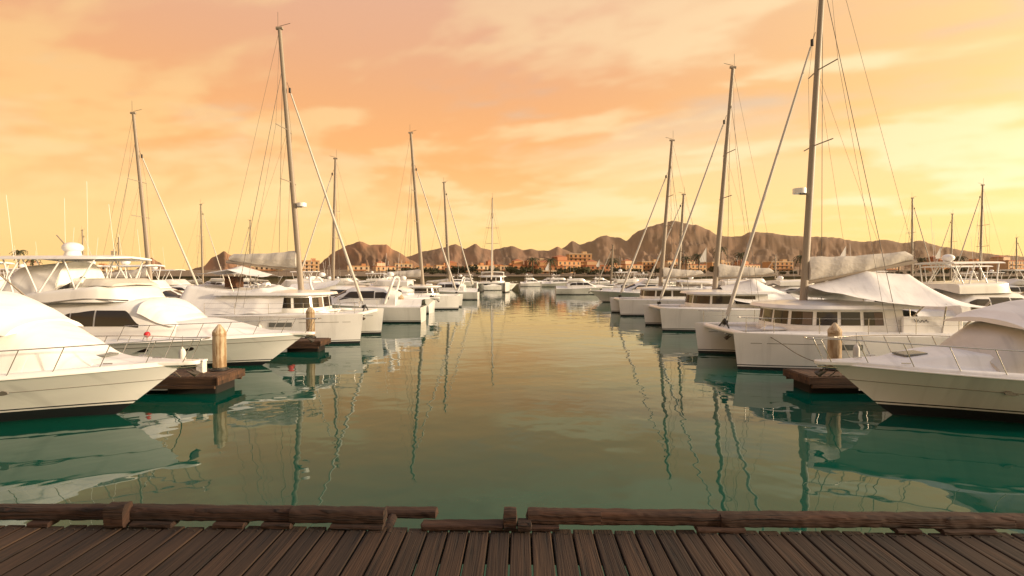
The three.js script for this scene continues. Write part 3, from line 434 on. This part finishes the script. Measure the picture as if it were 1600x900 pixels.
{ // big catamaran on the left
  const { g, y1 } = catamaran('sailing_catamaran', 'white sailing catamaran wrapped in a large white canvas over cabin side and cockpit', [-9.0, 0, -33.4], 0, { L: 13.2, half: 2.5, yb: 1.76, roofY: 2.9, cabF: 3.0, cabA: 8.5 });
  rig(g, { s: 4.75, foot: y1 + .1, top: 20, rake: .074, jibS: .6, jibY: 1.85, jibTop: 16.6, boomEnd: 9.6, boomY: 4.5, boomEndY: 5.0, bag: 1.15, chainS: 7.6, chainZ: 2.9, chainY: 1.8, radar: 8.7, th: 1.05 });
  canopy(g, 'canvas_cover', [[[-4.75, 1.9, 2.9], [-4.8, 2.8, 2.45], [-4.9, 3.1, 0], [-4.8, 2.8, -2.45], [-4.75, 1.9, -2.9]], [[-6.4, 1.85, 3.15], [-6.3, 3.35, 2.1], [-6.2, 3.5, 0], [-6.3, 3.35, -2.1], [-6.4, 1.85, -3.15]], [[-8.4, 1.8, 3.2], [-8.2, 3.15, 2.1], [-8.2, 3.3, 0], [-8.2, 3.15, -2.1], [-8.4, 1.8, -3.2]], [[-11.0, 1.75, 3.2], [-10.9, 3.5, 2.0], [-10.9, 3.6, 0], [-10.9, 3.5, -2.0], [-11, 1.75, -3.2]], [[-12.2, 1.7, 3.0], [-12.0, 1.9, 2.0], [-12.0, 1.9, 0], [-12, 1.9, -2], [-12.2, 1.7, -3.0]]], M.canvas, .06);
  canopy(g, 'bimini', [[[-6.6, 4.0, 1.7], [-6.6, 4.2, 0], [-6.6, 4.0, -1.7]], [[-8.6, 4.45, 1.8], [-8.6, 4.75, 0], [-8.6, 4.45, -1.8]], [[-10.6, 4.2, 1.7], [-10.8, 4.3, 0], [-10.6, 4.2, -1.7]]], M.canvas, .06);
  for (const sd of [1, -1]) for (const [s, q] of [[6.7, 7.3], [8.6, 8.3], [10.5, 9.8]]) bar(g, 'bimini_post', [-s, 4.1, sd * 1.65], [-q, 3.05, sd * 1.6], .028, M.steel);
  block(g, 'helm_seat', -8.8, 3.65, .6, .8, .6, .9, M.teak, .08); block(g, 'helm_seat', -9.5, 3.7, -.7, .8, .7, .9, M.teak, .08);
}
function mediumCat(label, pos, turn, k, mast, cover) {
  const { g, y1 } = catamaran('sailing_catamaran', label, pos, turn, { L: 12, half: 2.45, yb: 1.68, roofY: 2.75, cabF: 2.9, cabA: 8.2, low: k > 1 });
  rig(g, { s: 5.0, foot: y1 + .1, top: mast, rake: .074, jibS: .55, jibY: 1.75, jibTop: mast * .82, boomEnd: 9.8, boomY: 3.9, boomEndY: 4.2, bag: 1.1, chainS: 7.2, chainZ: 2.9, chainY: 1.7, radar: k > 1 ? 0 : 8, th: k });
  if (cover) canopy(g, 'cockpit_cover', [[[-5.4, 2.3, 2.9], [-5.4, 3.3, 0], [-5.4, 2.3, -2.9]], [[-8.2, 1.9, 3.1], [-8.0, 3.9, 0], [-8.2, 1.9, -3.1]], [[-11.2, 1.85, 3.0], [-11.0, 2.6, 0], [-11.2, 1.85, -3.0]]], M.canvas, .1);
  else { loft(g, 'hardtop', [[6.2, 1.9, 3.5, 1.8, 3.62, .1], [6.8, 2.2, 3.5, 2.1, 3.65, .12], [10.5, 2.2, 3.4, 2.1, 3.55, .12]], M.gel, .3); for (const sd of [1, -1]) for (const s of [6.6, 8.6, 10.2]) bar(g, 'hardtop_post', [-s, 3.5, sd * 2], [-s - .2, 1.7, sd * 2.2], .04, M.gel); }
  return g;
}
mediumCat('white sailing catamaran with tent-like cockpit cover, moored just beyond the peaked-awning catamaran', [10.95, 0, -40.3], Math.PI, 1.15, 20.3, true);
mediumCat('white sailing catamaran with hardtop, two berths beyond the peaked-awning catamaran', [11.0, 0, -55.2], Math.PI, 1.3, 18.6, false);
mediumCat('white sailing catamaran beyond the low express yacht, moored opposite hardtop catamaran', [-6.5, 0, -66], .02, 1.4, 22.4, false);
{ const g = mediumCat('white catamaran moored bow-on across the far end of the fairway', [-5.4, 0, -132], -Math.PI / 2, 1.4, 17, false); g.scale.setScalar(1.5); }

// ---------- more boats ----------
function sportYacht(name, label, pos, turn, o, group) {   // express or flybridge motor yacht of the middle distance
  const g = thing(name, label, 'motor yacht', pos, turn, group), h = { L: o.L || 13, B: (o.L || 13) * .17, yb: o.yb || 1.75, ys: 1.35, ov: 1.9, full: .52, n: 24 }, H = hullParts(g, h);
  deckPart(g, h, H, 0, s => [.45 * sstep(1.2, 4.5, s), Math.max(.2, .62 * H.bs(H.t(s)) * sstep(.4, 2.6, s))]);
  const q = h.L / 13, b = h.B;
  const c = loft(g, 'deckhouse', [[4 * q, .62 * b, 1.6, .45 * b, 1.85, .1], [5.2 * q, .8 * b, 1.5, .6 * b, 2.55, .1], [6.3 * q, .84 * b, 1.45, .68 * b, 3.05, .1], [9.5 * q, .84 * b, 1.4, .7 * b, 3.1, .08], [10.6 * q, .82 * b, 1.4, .72 * b, 2.6, .06]], M.gel, .34);
  for (const [a, d, l, u] of [[5.3, 7.2, .45, .8], [7.3, 8.6, .45, .82], [8.7, 10, .45, .76]]) sideWin(g, c, a * q, d * q, s => l, s => lerp(.5, u, sstep(5.2 * q, 6.4 * q, s)));
  const wsc = (s, w) => { const e = c(s, Math.PI / 2 + w * 1.15); return [e[0], e[1], e[2]]; }; mesh(g, 'windscreen', slab(wsc, 4.35 * q, 5.9 * q, -.8, .8, .02, () => [.6, .8, 0], 6), M.glass);
  if (o.fly) { loft(g, 'flybridge', [[6.6 * q, .5 * b, 3.05, .45 * b, 3.2, 0], [7.3 * q, .68 * b, 3.05, .66 * b, 3.75, 0], [10.6 * q, .7 * b, 3.0, .68 * b, 3.6, 0]], M.gel, .2); if (o.fly > 1) { loft(g, 'hardtop', [[7.2 * q, .55 * b, 4.85, .5 * b, 4.95, .05], [10.8 * q, .62 * b, 4.8, .6 * b, 4.9, .06]], M.gel, .3); for (const sd of [1, -1]) for (const [s, t] of [[7.6, 8], [9, 8.6], [9.2, 9.8], [10.6, 10.2]]) bar(g, 'hardtop_post', [-s * q, 4.85, sd * b * .52], [-t * q, 3.6, sd * b * .62], .035, M.gel); } }
  else { for (const sd of [1, -1]) tube(g, 'radar_arch', [[-9.6 * q, 1.7, sd * b * .8], [-10.2 * q, 3.2, sd * b * .72], [-10.4 * q, 3.9, sd * b * .5], [-10.4 * q, 4.0, 0]], .12, M.gel, 20); }
  if (o.awning) canopy(g, 'awning', [[[-8.2 * q, 3.2, b * .8], [-8.2 * q, 3.75, 0], [-8.2 * q, 3.2, -b * .8]], [[-12.6 * q, 2.2, b], [-12.4 * q, 3.3, 0], [-12.6 * q, 2.2, -b]]], M.canvas, .1);
  const rd = mesh(g, 'radar_dome', new THREE.SphereGeometry(.34, 16, 10).scale(1, .7, 1), M.gel); rd.position.set(-9.8 * q, o.fly > 1 ? 5.2 : o.fly ? 3.9 : 4.25, 0);
  for (const [s, z, k] of [[9, .6, 2.4], [9.4, -.6, 3.0]]) { const y = o.fly > 1 ? 4.9 : o.fly ? 3.6 : 3.1; bar(g, 'antenna', [-s * q, y, z * b], [-s * q - .3, y + k, z * b], .009, M.flag); }
  rails(g, h, H, -.2, 7 * q, .6, 6, .25); pulpit(g, h); return g;
}
function sailBoat(label, pos, turn, top, o = {}, group) {
  const g = thing('sailing_yacht', label, 'sailboat', pos, turn, group), h = { L: 12.5, B: 1.9, yb: 1.55, ys: 1.2, ov: 1.3, full: .55, n: 22, boot: .1 }, H = hullParts(g, h);
  deckPart(g, h, H); const c = loft(g, 'coachroof', [[3.2, .7, 1.3, .5, 1.5, .05], [4, 1.1, 1.3, .85, 1.85, .06], [8, 1.25, 1.25, 1.0, 1.9, .06], [8.6, 1.2, 1.25, 1.0, 1.7, .05]], M.gel, .3); for (const s of [4.4, 5.6, 6.8]) sideWin(g, c, s, s + .8, .4, .8);
  loft(g, 'sprayhood', [[7.9, 1.2, 1.75, .9, 1.95, .05], [8.6, 1.3, 1.7, 1.05, 2.6, .1], [9.6, 1.3, 1.7, 1.1, 2.65, .1]], o.hood || M.canvas, .45);
  rig(g, { s: 5.1, foot: 1.9, top, rake: o.rake ?? .05, jibS: .4, jibY: 1.75, jibTop: top * .93, boomEnd: 9.8, boomY: 2.9, bag: .8, chainS: 5.5, chainZ: 1.75, chainY: 1.4, th: o.th || 1.3 });
  rails(g, h, H, .2, 11.5, .6, 7, .05, true); return g;
}
sportYacht('motor_cruiser', 'white express motor yacht with sloping awning, moored between the two left-hand catamarans', [-7.7, 0, -51.5], .02, { L: 15, yb: 1.85, awning: true });
sailBoat('white monohull sailing yacht moored just past the catamaran beyond express yacht', [-7.2, 0, -101], .03, 22.5, { th: 1.7 });
sportYacht('motor_cruiser', 'white motor yacht with dark windscreen beside the hardtop catamaran, farthest berth of the row', [12.6, 0, -82], Math.PI, { L: 15, fly: 1 });
sailBoat('white sailing yacht whose mast stands beside the hardtop catamaran mast', [17.5, 0, -70], Math.PI, 15.2, { th: 1.3, rake: .06 });
sportYacht('motor_cruiser', 'long white motor yacht lying broadside along the far seawall', [33, 0, -214], .05, { L: 21, fly: 1, yb: 2.4 });
sportYacht('motor_cruiser', 'white motor yacht with hardtop berthed beyond the broadside yacht at the seawall', [29, 0, -228], .1, { L: 14, fly: 2, yb: 2.2 });
sailBoat('small sailing yacht before the seawall with a short mast', [27, 0, -165], 2.6, 14, { th: 1.8 });
sportYacht('motor_cruiser', 'white motor yacht lying stern-to just right of bow-on catamaran', [1.5, 0, -158], .3, { L: 12, yb: 1.9 });
const kindOf = ['radar arch', 'open flybridge', 'hardtop flybridge'];
for (const [x, z, t, L, fly] of [[-46, -228, .1, 14, 1], [-30, -232, 3.1, 15, 2], [-16, -226, .05, 13, 0], [8, -233, 3.1, 14, 1], [48, -226, .1, 15, 1], [62, -232, 3.1, 15, 2], [76, -225, 0, 16, 1], [-62, -230, 0, 15, 2], [16, -222, .2, 13, 2]]) sportYacht('motor_cruiser', `white motor yacht with ${kindOf[fly]} along the foot of far seawall`, [x, 0, z], t, { L, fly, yb: 2 }, 'boats along the far seawall');
for (const [x, z, t, L, fly] of [[-25.5, -32.5, 0, 13, 2], [-21.5, -40.5, 0, 12, 2], [-36, -47, .05, 14, 1], [-44, -42, 3.1, 13, 2], [-42, -55, 0, 14, 2], [-31, -56, 3.15, 12, 1], [-34, -66, .1, 15, 2], [-52, -62, .1, 14, 1], [-27, -70, 3.1, 13, 0], [-60, -75, 0, 15, 2], [-40, -82, 3.2, 14, 1], [-24, -84, .05, 14, 2], [-70, -92, 0, 15, 2], [-50, -100, 3.1, 15, 1], [-30, -104, .1, 15, 1], [-19, -92, 3.1, 13, 0], [-22, -122, 0, 15, 2], [-20, -46, 3.16, 12, 0], [-22, -58, 3.1, 13, 1], [-95, -110, .2, 15, 2], [-80, -125, 3, 15, 1], [-60, -135, .1, 15, 2], [-36, -140, .1, 15, 1]]) sportYacht('motor_cruiser', `white motor yacht with ${kindOf[fly]} in the crowded berths behind left row`, [x, 0, z], t, { L, fly }, 'boats behind the left row');
for (const [x, z, t, L, fly] of [[37, -33, .1, 13, 2], [36, -39, .05, 13, 1], [47, -44, .1, 14, 2], [30, -50, 0, 12, 1], [46, -50, 3.2, 14, 2], [42, -60, 0, 14, 1], [29, -63, 3.1, 13, 0], [55, -66, 3.1, 15, 2], [36, -74, .1, 14, 1], [66, -80, 0, 15, 2], [48, -88, 3.1, 15, 1], [30, -92, 0, 14, 2], [80, -98, 3.1, 15, 2], [60, -108, .1, 15, 1], [38, -112, 3.1, 15, 2], [24, -118, 0, 14, 1], [95, -120, 3, 15, 2], [44, -138, .1, 15, 1], [27, -150, 3.1, 15, 2]]) sportYacht('motor_cruiser', `white motor yacht with ${kindOf[fly]} in the crowded berths behind right row`, [x, 0, z], t, { L, fly }, 'boats behind the right row');
// masts standing among the crowd
const sl = 'white sailing yacht among the crowded boats behind the left row', sr = 'white sailing yacht among the crowded boats behind the right row';
{ const { g, y1 } = catamaran('sailing_catamaran', 'white sailing catamaran behind the flybridge yacht hardtop, mast clear against the sky', [-26.5, 0, -45], .03, { L: 12, half: 2.4, yb: 1.65, low: true }); rig(g, { s: 5.1, foot: y1 + .1, top: 18.2, rake: .085, jibS: .5, jibY: 1.75, jibTop: 15, boomEnd: 9.6, boomY: 3.9, bag: .9, chainS: 7.2, chainZ: 2.8, chainY: 1.7, th: 1.1 }); }
sailBoat('white sailing yacht with bow turned from the fairway, mast between the two left catamaran masts', [-26.5, 0, -61], Math.PI, 18, { th: 1.2, rake: .03 });
for (const [px, py, d, t] of [[316, 320, 100, 0], [390, 345, 125, 3.1], [130, 360, 120, 0], [185, 372, 130, 3.1]]) { const p = at(px, py, d); sailBoat(sl, [p[0] + (t ? -5 : 5), 0, -d], t, p[1], { th: 1.2, rake: .01 }, 'boats behind the left row'); }
for (const [px, py, d, t] of [[1428, 310, 92, 0], [1485, 335, 112, 3.1], [1531, 290, 80, 3.1], [1590, 372, 130, 0], [1210, 400, 130, 3.1]]) { const p = at(px, py, d); sailBoat(sr, [p[0] + (t ? -5 : 5), 0, -d], t, p[1], { th: 1.2, rake: .01 }, 'boats behind the right row'); }

// feather flags and pennants
for (const [px, top, bot, d, lab] of [[1104, 386, 412, 95, 'white feather banner between the right-hand catamaran masts'], [1322, 384, 408, 90, 'white feather banner above the peaked-awning boom'], [937, 405, 418, 150, 'small white banner before the terracotta town'], [1470, 386, 406, 95, 'white feather banner among boats right of the awning'], [858, 409, 424, 220, 'narrow white banner on the seawall']]) {
  const p = at(px, top, d), b = at(px, bot, d), g = thing('feather_banner', lab, 'flag', [p[0], b[1], -d]), h = p[1] - b[1], s = new THREE.Shape(); bar(g, 'pole', [0, -b[1] + (d > 200 ? 4 : .6), 0], [0, h, 0], .03 * d / 80, M.alu);
  s.moveTo(0, h); s.quadraticCurveTo(-h * .18, h * .7, -h * .42, h * .25); s.lineTo(-h * .36, h * .08); s.lineTo(0, h * .12); s.closePath(); mesh(g, 'banner', new THREE.ExtrudeGeometry(s, { depth: .02, bevelEnabled: false }), M.flag);
}

// ---------- finger docks, piles and gear ----------
function dock(x0, x1, z0, z1, label) {        // x0 is the free end towards the fairway
  const dir = Math.sign(x1 - x0), g = thing('finger_dock', label, 'dock', [x0, 0, (z0 + z1) / 2]), L = Math.abs(x1 - x0), W = Math.abs(z1 - z0), n = Math.round(L / .16), pg = [0, 1, 2].map(() => rbox(.15, .045, W, .008));
  for (let i = 0; i < Math.min(n, 70); i++) { const m = mesh(g, 'plank', pg[i % 3], M.dockTop[(i * 7 + (i >> 2)) % 3]); m.position.set(dir * (.08 + i * .16), .60 + (h3(i, 3, 1) - .5) * .008, 0); }
  for (const s of [1, -1]) block(g, 'fascia_board', dir * L / 2, .47, s * (W / 2 + .035), L, .24, .06, M.dockSide, .012);
  block(g, 'end_board', -dir * .04, .47, 0, .06, .26, W + .18, M.dockSide, .012); for (const s of [1, -1]) block(g, 'whaler', dir * L / 2, .28, s * (W / 2 + .05), L - .1, .12, .08, M.dockSide, .012);
  for (let i = 0; i < 3; i++) block(g, 'float', dir * (1 + i * (L - 2) / 2), .08, 0, 1.7, .5, W - .4, M.float, .05);
  for (const s of [1, -1]) { bar(g, 'cleat', [dir * 1.5, .68, s * (W / 2 - .12)], [dir * 1.8, .68, s * (W / 2 - .12)], .025, M.black); } return g;
}
function pile(x, z, r, top, label) {
  const g = thing('mooring_pile', label, 'pile', [x, 0, z]);
  mesh(g, 'shaft', new THREE.LatheGeometry([[r, .75], [r * 1.01, 1.2], [r, top - .3], [r, top - .22]].map(p => new THREE.Vector2(...p)), 28), M.pile);
  mesh(g, 'wet_base', new THREE.LatheGeometry([[r * 1.02, -1], [r * 1.03, .3], [r * 1.01, .75]].map(p => new THREE.Vector2(...p)), 28), M.pileWet);
  mesh(g, 'cap', new THREE.LatheGeometry([[r * 1.03, top - .26], [r * 1.035, top - .16], [r * .95, top - .1], [.04, top + .14], [0, top + .15]].map(p => new THREE.Vector2(...p)), 28), M.capM);
  const c = mesh(g, 'pile_collar', new THREE.TorusGeometry(r + .05, .035, 8, 28).rotateX(Math.PI / 2), M.black); c.position.y = .66; return g;
}
dock(-10.0, -21, -17.3, -18.9, 'timber finger dock carrying a white dock box and pile, next to cruiser bow');
dock(-10.2, -23, -27.1, -28.5, 'timber finger dock between flybridge yacht and canvas-wrapped catamaran');
dock(-9.6, -22, -45, -46.4, 'timber finger dock between canvas-wrapped catamaran and express yacht');
dock(10.15, 22, -17.4, -18.9, 'short timber dock end with rusty fascia under the right cruiser bow');
pile(-10.6, -18.5, .225, 2.15, 'stout mooring pile on the dock with the white box');
pile(-11.2, -28.4, .225, 2.25, 'mooring pile on the dock before canvas-wrapped catamaran');
pile(-9.95, -46.0, .225, 2.3, 'mooring pile on the dock beside the express yacht bow');
pile(11.75, -18.6, .225, 2.2, 'mooring pile behind the right cruiser bow rail');
{ const g = thing('dock_box', 'small white dock box beside the stout mooring pile', 'box', [-11.02, .625, -18.1]); block(g, 'body', 0, .2, 0, .26, .4, .26, M.canvas2, .03); block(g, 'lid', 0, .43, 0, .30, .06, .30, M.gel, .02); }
{ const g = thing('buoy', 'red round buoy on the dock before canvas-wrapped catamaran', 'buoy', [-11.9, .625, -27.5]); mesh(g, 'ball', new THREE.SphereGeometry(.2, 18, 12).translate(0, .19, 0), M.red); mesh(g, 'eye', new THREE.TorusGeometry(.05, .015, 8, 14).translate(0, .42, 0), M.black); }
const rope = (name, label, pts, r = .016) => solo(name, label, 'rope', new THREE.TubeGeometry(new THREE.CatmullRomCurve3(pts.map(p => V(...p))), 30, r, 6), M.rope);
rope('mooring_line', 'mooring line sagging from peaked-awning catamaran bow to rusty dock', [[10.9, 1.62, -22.3], [11.2, 1.25, -21.3], [11.4, .9, -20.2], [11.75, .68, -18.9]]);
rope('mooring_line', 'mooring line sagging from covered cruiser bow to dock', [[-10.3, 1.5, -15.1], [-10.4, .95, -15.9], [-10.8, .75, -16.6], [-11.6, .68, -17.4]]);

const fenderGeo = new THREE.LatheGeometry([[0, -.36], [.09, -.32], [.125, -.2], [.125, .2], [.09, .32], [.03, .36], [.03, .42], [0, .42]].map(p => new THREE.Vector2(...p)), 16);
for (const [x, y, z, lab] of [[-13.4, .75, -20.75, 'white fender hanging from the flybridge yacht side'], [-14.8, .85, -29.95, 'white fender on the canvas-wrapped catamaran, forward of its window'], [14.2, .85, -21.05, 'white fender hanging from the peaked-awning catamaran side']]) { const g = thing('fender', lab, 'fender', [x, y, z]); mesh(g, 'body', fenderGeo, M.canvas2); bar(g, 'lanyard', [0, .4, 0], [0, .85, -.03], .008, M.rope); }
rope('mooring_line', 'mooring line from flybridge yacht bow to the buoy dock', [[-10.2, 1.45, -23.4], [-10.6, 1.0, -24.6], [-11.0, .75, -26], [-11.8, .68, -27.2]]);
rope('mooring_line', 'mooring line from the clouded-windscreen cruiser bow to dock', [[9.9, 1.5, -15.2], [10.1, 1.0, -16], [10.5, .76, -16.8], [11.75, .68, -17.5]]);

// ---------- the pier in front ----------
{
  const pier = new THREE.Group(); pier.name = 'pier_deck'; pier.userData.kind = 'structure'; scene.add(pier); pier.rotation.y = -.017;
  const W = .142, GAP = .014, Y = 2.08, L = 5.5, geos = [];
  seed = 301; const nailGeo = new THREE.CylinderGeometry(.006, .006, .006, 8);
  for (let k = 0; k < 9; k++) { const g = rbox(L, .045, W, .007), p = g.attributes.position, uv = g.attributes.uv, ou = rnd() * 5, ov = k * .31; for (let i = 0; i < p.count; i++) uv.setXY(i, p.getX(i) * .28 + ou, (p.getZ(i) + p.getY(i)) * 1.15 + ov); g.rotateY(Math.PI / 2); geos.push(g); }
  for (let i = -34; i <= 34; i++) { const m = mesh(pier, 'plank', geos[(i * 5 + 400) % 9], M.plank[Math.floor(rnd() * 6)]); m.position.set(i * (W + GAP), Y - .0225 + (rnd() - .5) * .006, -3.865 + L / 2 + (rnd() - .5) * .03); m.rotation.z = (rnd() - .5) * .012; for (const q of [-.035, .035]) for (const z of [-3.80, -2.6]) { const nl = mesh(pier, 'nail', nailGeo, M.black); nl.position.set(i * (W + GAP) + q + (rnd() - .5) * .012, Y + .004, z + (rnd() - .5) * .03); } }
  block(pier, 'edge_joist', 0, Y - .15, -3.86, 10.4, .2, .1, M.beam[2], .01); for (const z of [-2.6, -1.4, 0, 1.2]) block(pier, 'joist', 0, Y - .16, z, 10.4, .2, .1, M.beam[2], .01);
  for (const x of [-4, -1.3, 1.3, 4]) { const p = mesh(pier, 'pier_pile', new THREE.CylinderGeometry(.15, .17, 3.2, 14), M.beam[2]); p.position.set(x, Y - 1.85, -3.55); }
  // rough timbers of the edge rail
  const timber = (name, label, pxa, pxb, y, h, z, mat, tilt = 0, ends = .02, group) => {
    const x0 = (pxa - 800) / 800 * 3.85, x1 = (pxb - 800) / 800 * 3.85, n = Math.max(6, Math.round((x1 - x0) / .02)), S = (k, a) => { const x = lerp(x0, x1, clamp(k)), c = Math.cos(a), s = Math.sin(a), e = .5, w = 1 + .05 * (noise(x * 2.2, 3, z * 9) - .5) + .13 * (noise(x * 9, a * 1.4, 7) - .5) + .10 * (noise(x * 26, a * 3 + z * 5, 3) - .5); return [x, y + h / 2 + tilt * (x - x0) + h / 2 * w * Math.sign(s) * Math.pow(Math.abs(s), e) + .012 * (noise(x * 1.3, 1, 5) - .5), z + .055 * w * Math.sign(c) * Math.pow(Math.abs(c), e)]; };
    const as = lin01(28, 0, 6.28319), cap = (k, f) => surf((r, a) => { const p = S(k, a); return [p[0] + (k ? 1 : -1) * ends * (1 - r), y + h / 2 + tilt * (p[0] - x0) + (p[1] - y - h / 2 - tilt * (p[0] - x0)) * r, z + (p[2] - z) * r]; }, [0, .55, .9, 1], as, f);
    const g = toCreasedNormals(mergeGeometries([surf(S, lin01(n), as), cap(0, true), cap(1, false)]), .8), p = g.attributes.position, uv = g.attributes.uv; for (let i = 0; i < p.count; i++) uv.setXY(i, p.getX(i) * .33 + y * 7, p.getY(i) * 1.4 + p.getZ(i) * 1.4 + pxa * .013);
    const m = solo(name, label, 'timber', g, mat, group); m.rotation.y = -.017; return m;
  };
  const bt = 'rough timber block under the pier edge rail', bg = 'blocks under the pier rail';
  timber('edge_rail', 'long weathered timber rail on the pier, with a knobbed post', -60, 432, 2.118, .098, -3.90, M.beam[0]);
  timber('edge_rail', 'shorter rail timber ending in a square-cut end beside the gap', 433, 583, 2.114, .106, -3.89, M.beam[1]);
  timber('edge_rail', 'thin low timber rail lying in the gap of the pier edge', 645, 772, 2.084, .05, -3.86, M.beam[0]);
  timber('edge_rail', 'weathered timber rail running from the square post', 812, 1113, 2.114, .10, -3.90, M.beam[1]);
  timber('edge_rail', 'weathered timber rail butted to the rail from the square post', 1114, 1690, 2.112, .096, -3.89, M.beam[0]);
  for (const [a, b, h] of [[15, 48, .04], [140, 174, .04], [180, 246, .038], [313, 361, .038], [390, 436, .038], [500, 582, .036], [806, 860, .036], [1076, 1150, .036], [1384, 1420, .034], [1454, 1535, .034]]) timber('rail_block', bt, a, b, 2.081, h, -3.868, M.beam[(a >> 2) % 3], 0, .006, bg);
  timber('rail_post', 'knobbed timber post standing proud of the long rail', 143, 174, 2.085, .175, -3.84, M.beam[1], 0, .01);
  timber('rail_post', 'square timber post at the gap in the pier rail', 774, 793, 2.085, .155, -3.85, M.beam[1], 0, .01);
  timber('rail_post', 'low timber stub between square post and rail', 796, 816, 2.085, .07, -3.84, M.beam[2], 0, .01);
  timber('waling_log', 'dark lower waling log outside the gap in the pier rail', 561, 652, 1.975, .07, -4.28, M.beam[2]);
  const br = bar(scene, numbered('log_bracket'), [-1.0, 1.99, -4.28], [-1.0, 1.94, -3.7], .04, M.beam[2]); br.userData = { label: 'timber bracket holding the waling log to the pier', category: 'bracket' };
}
renderer.render(scene, camera);
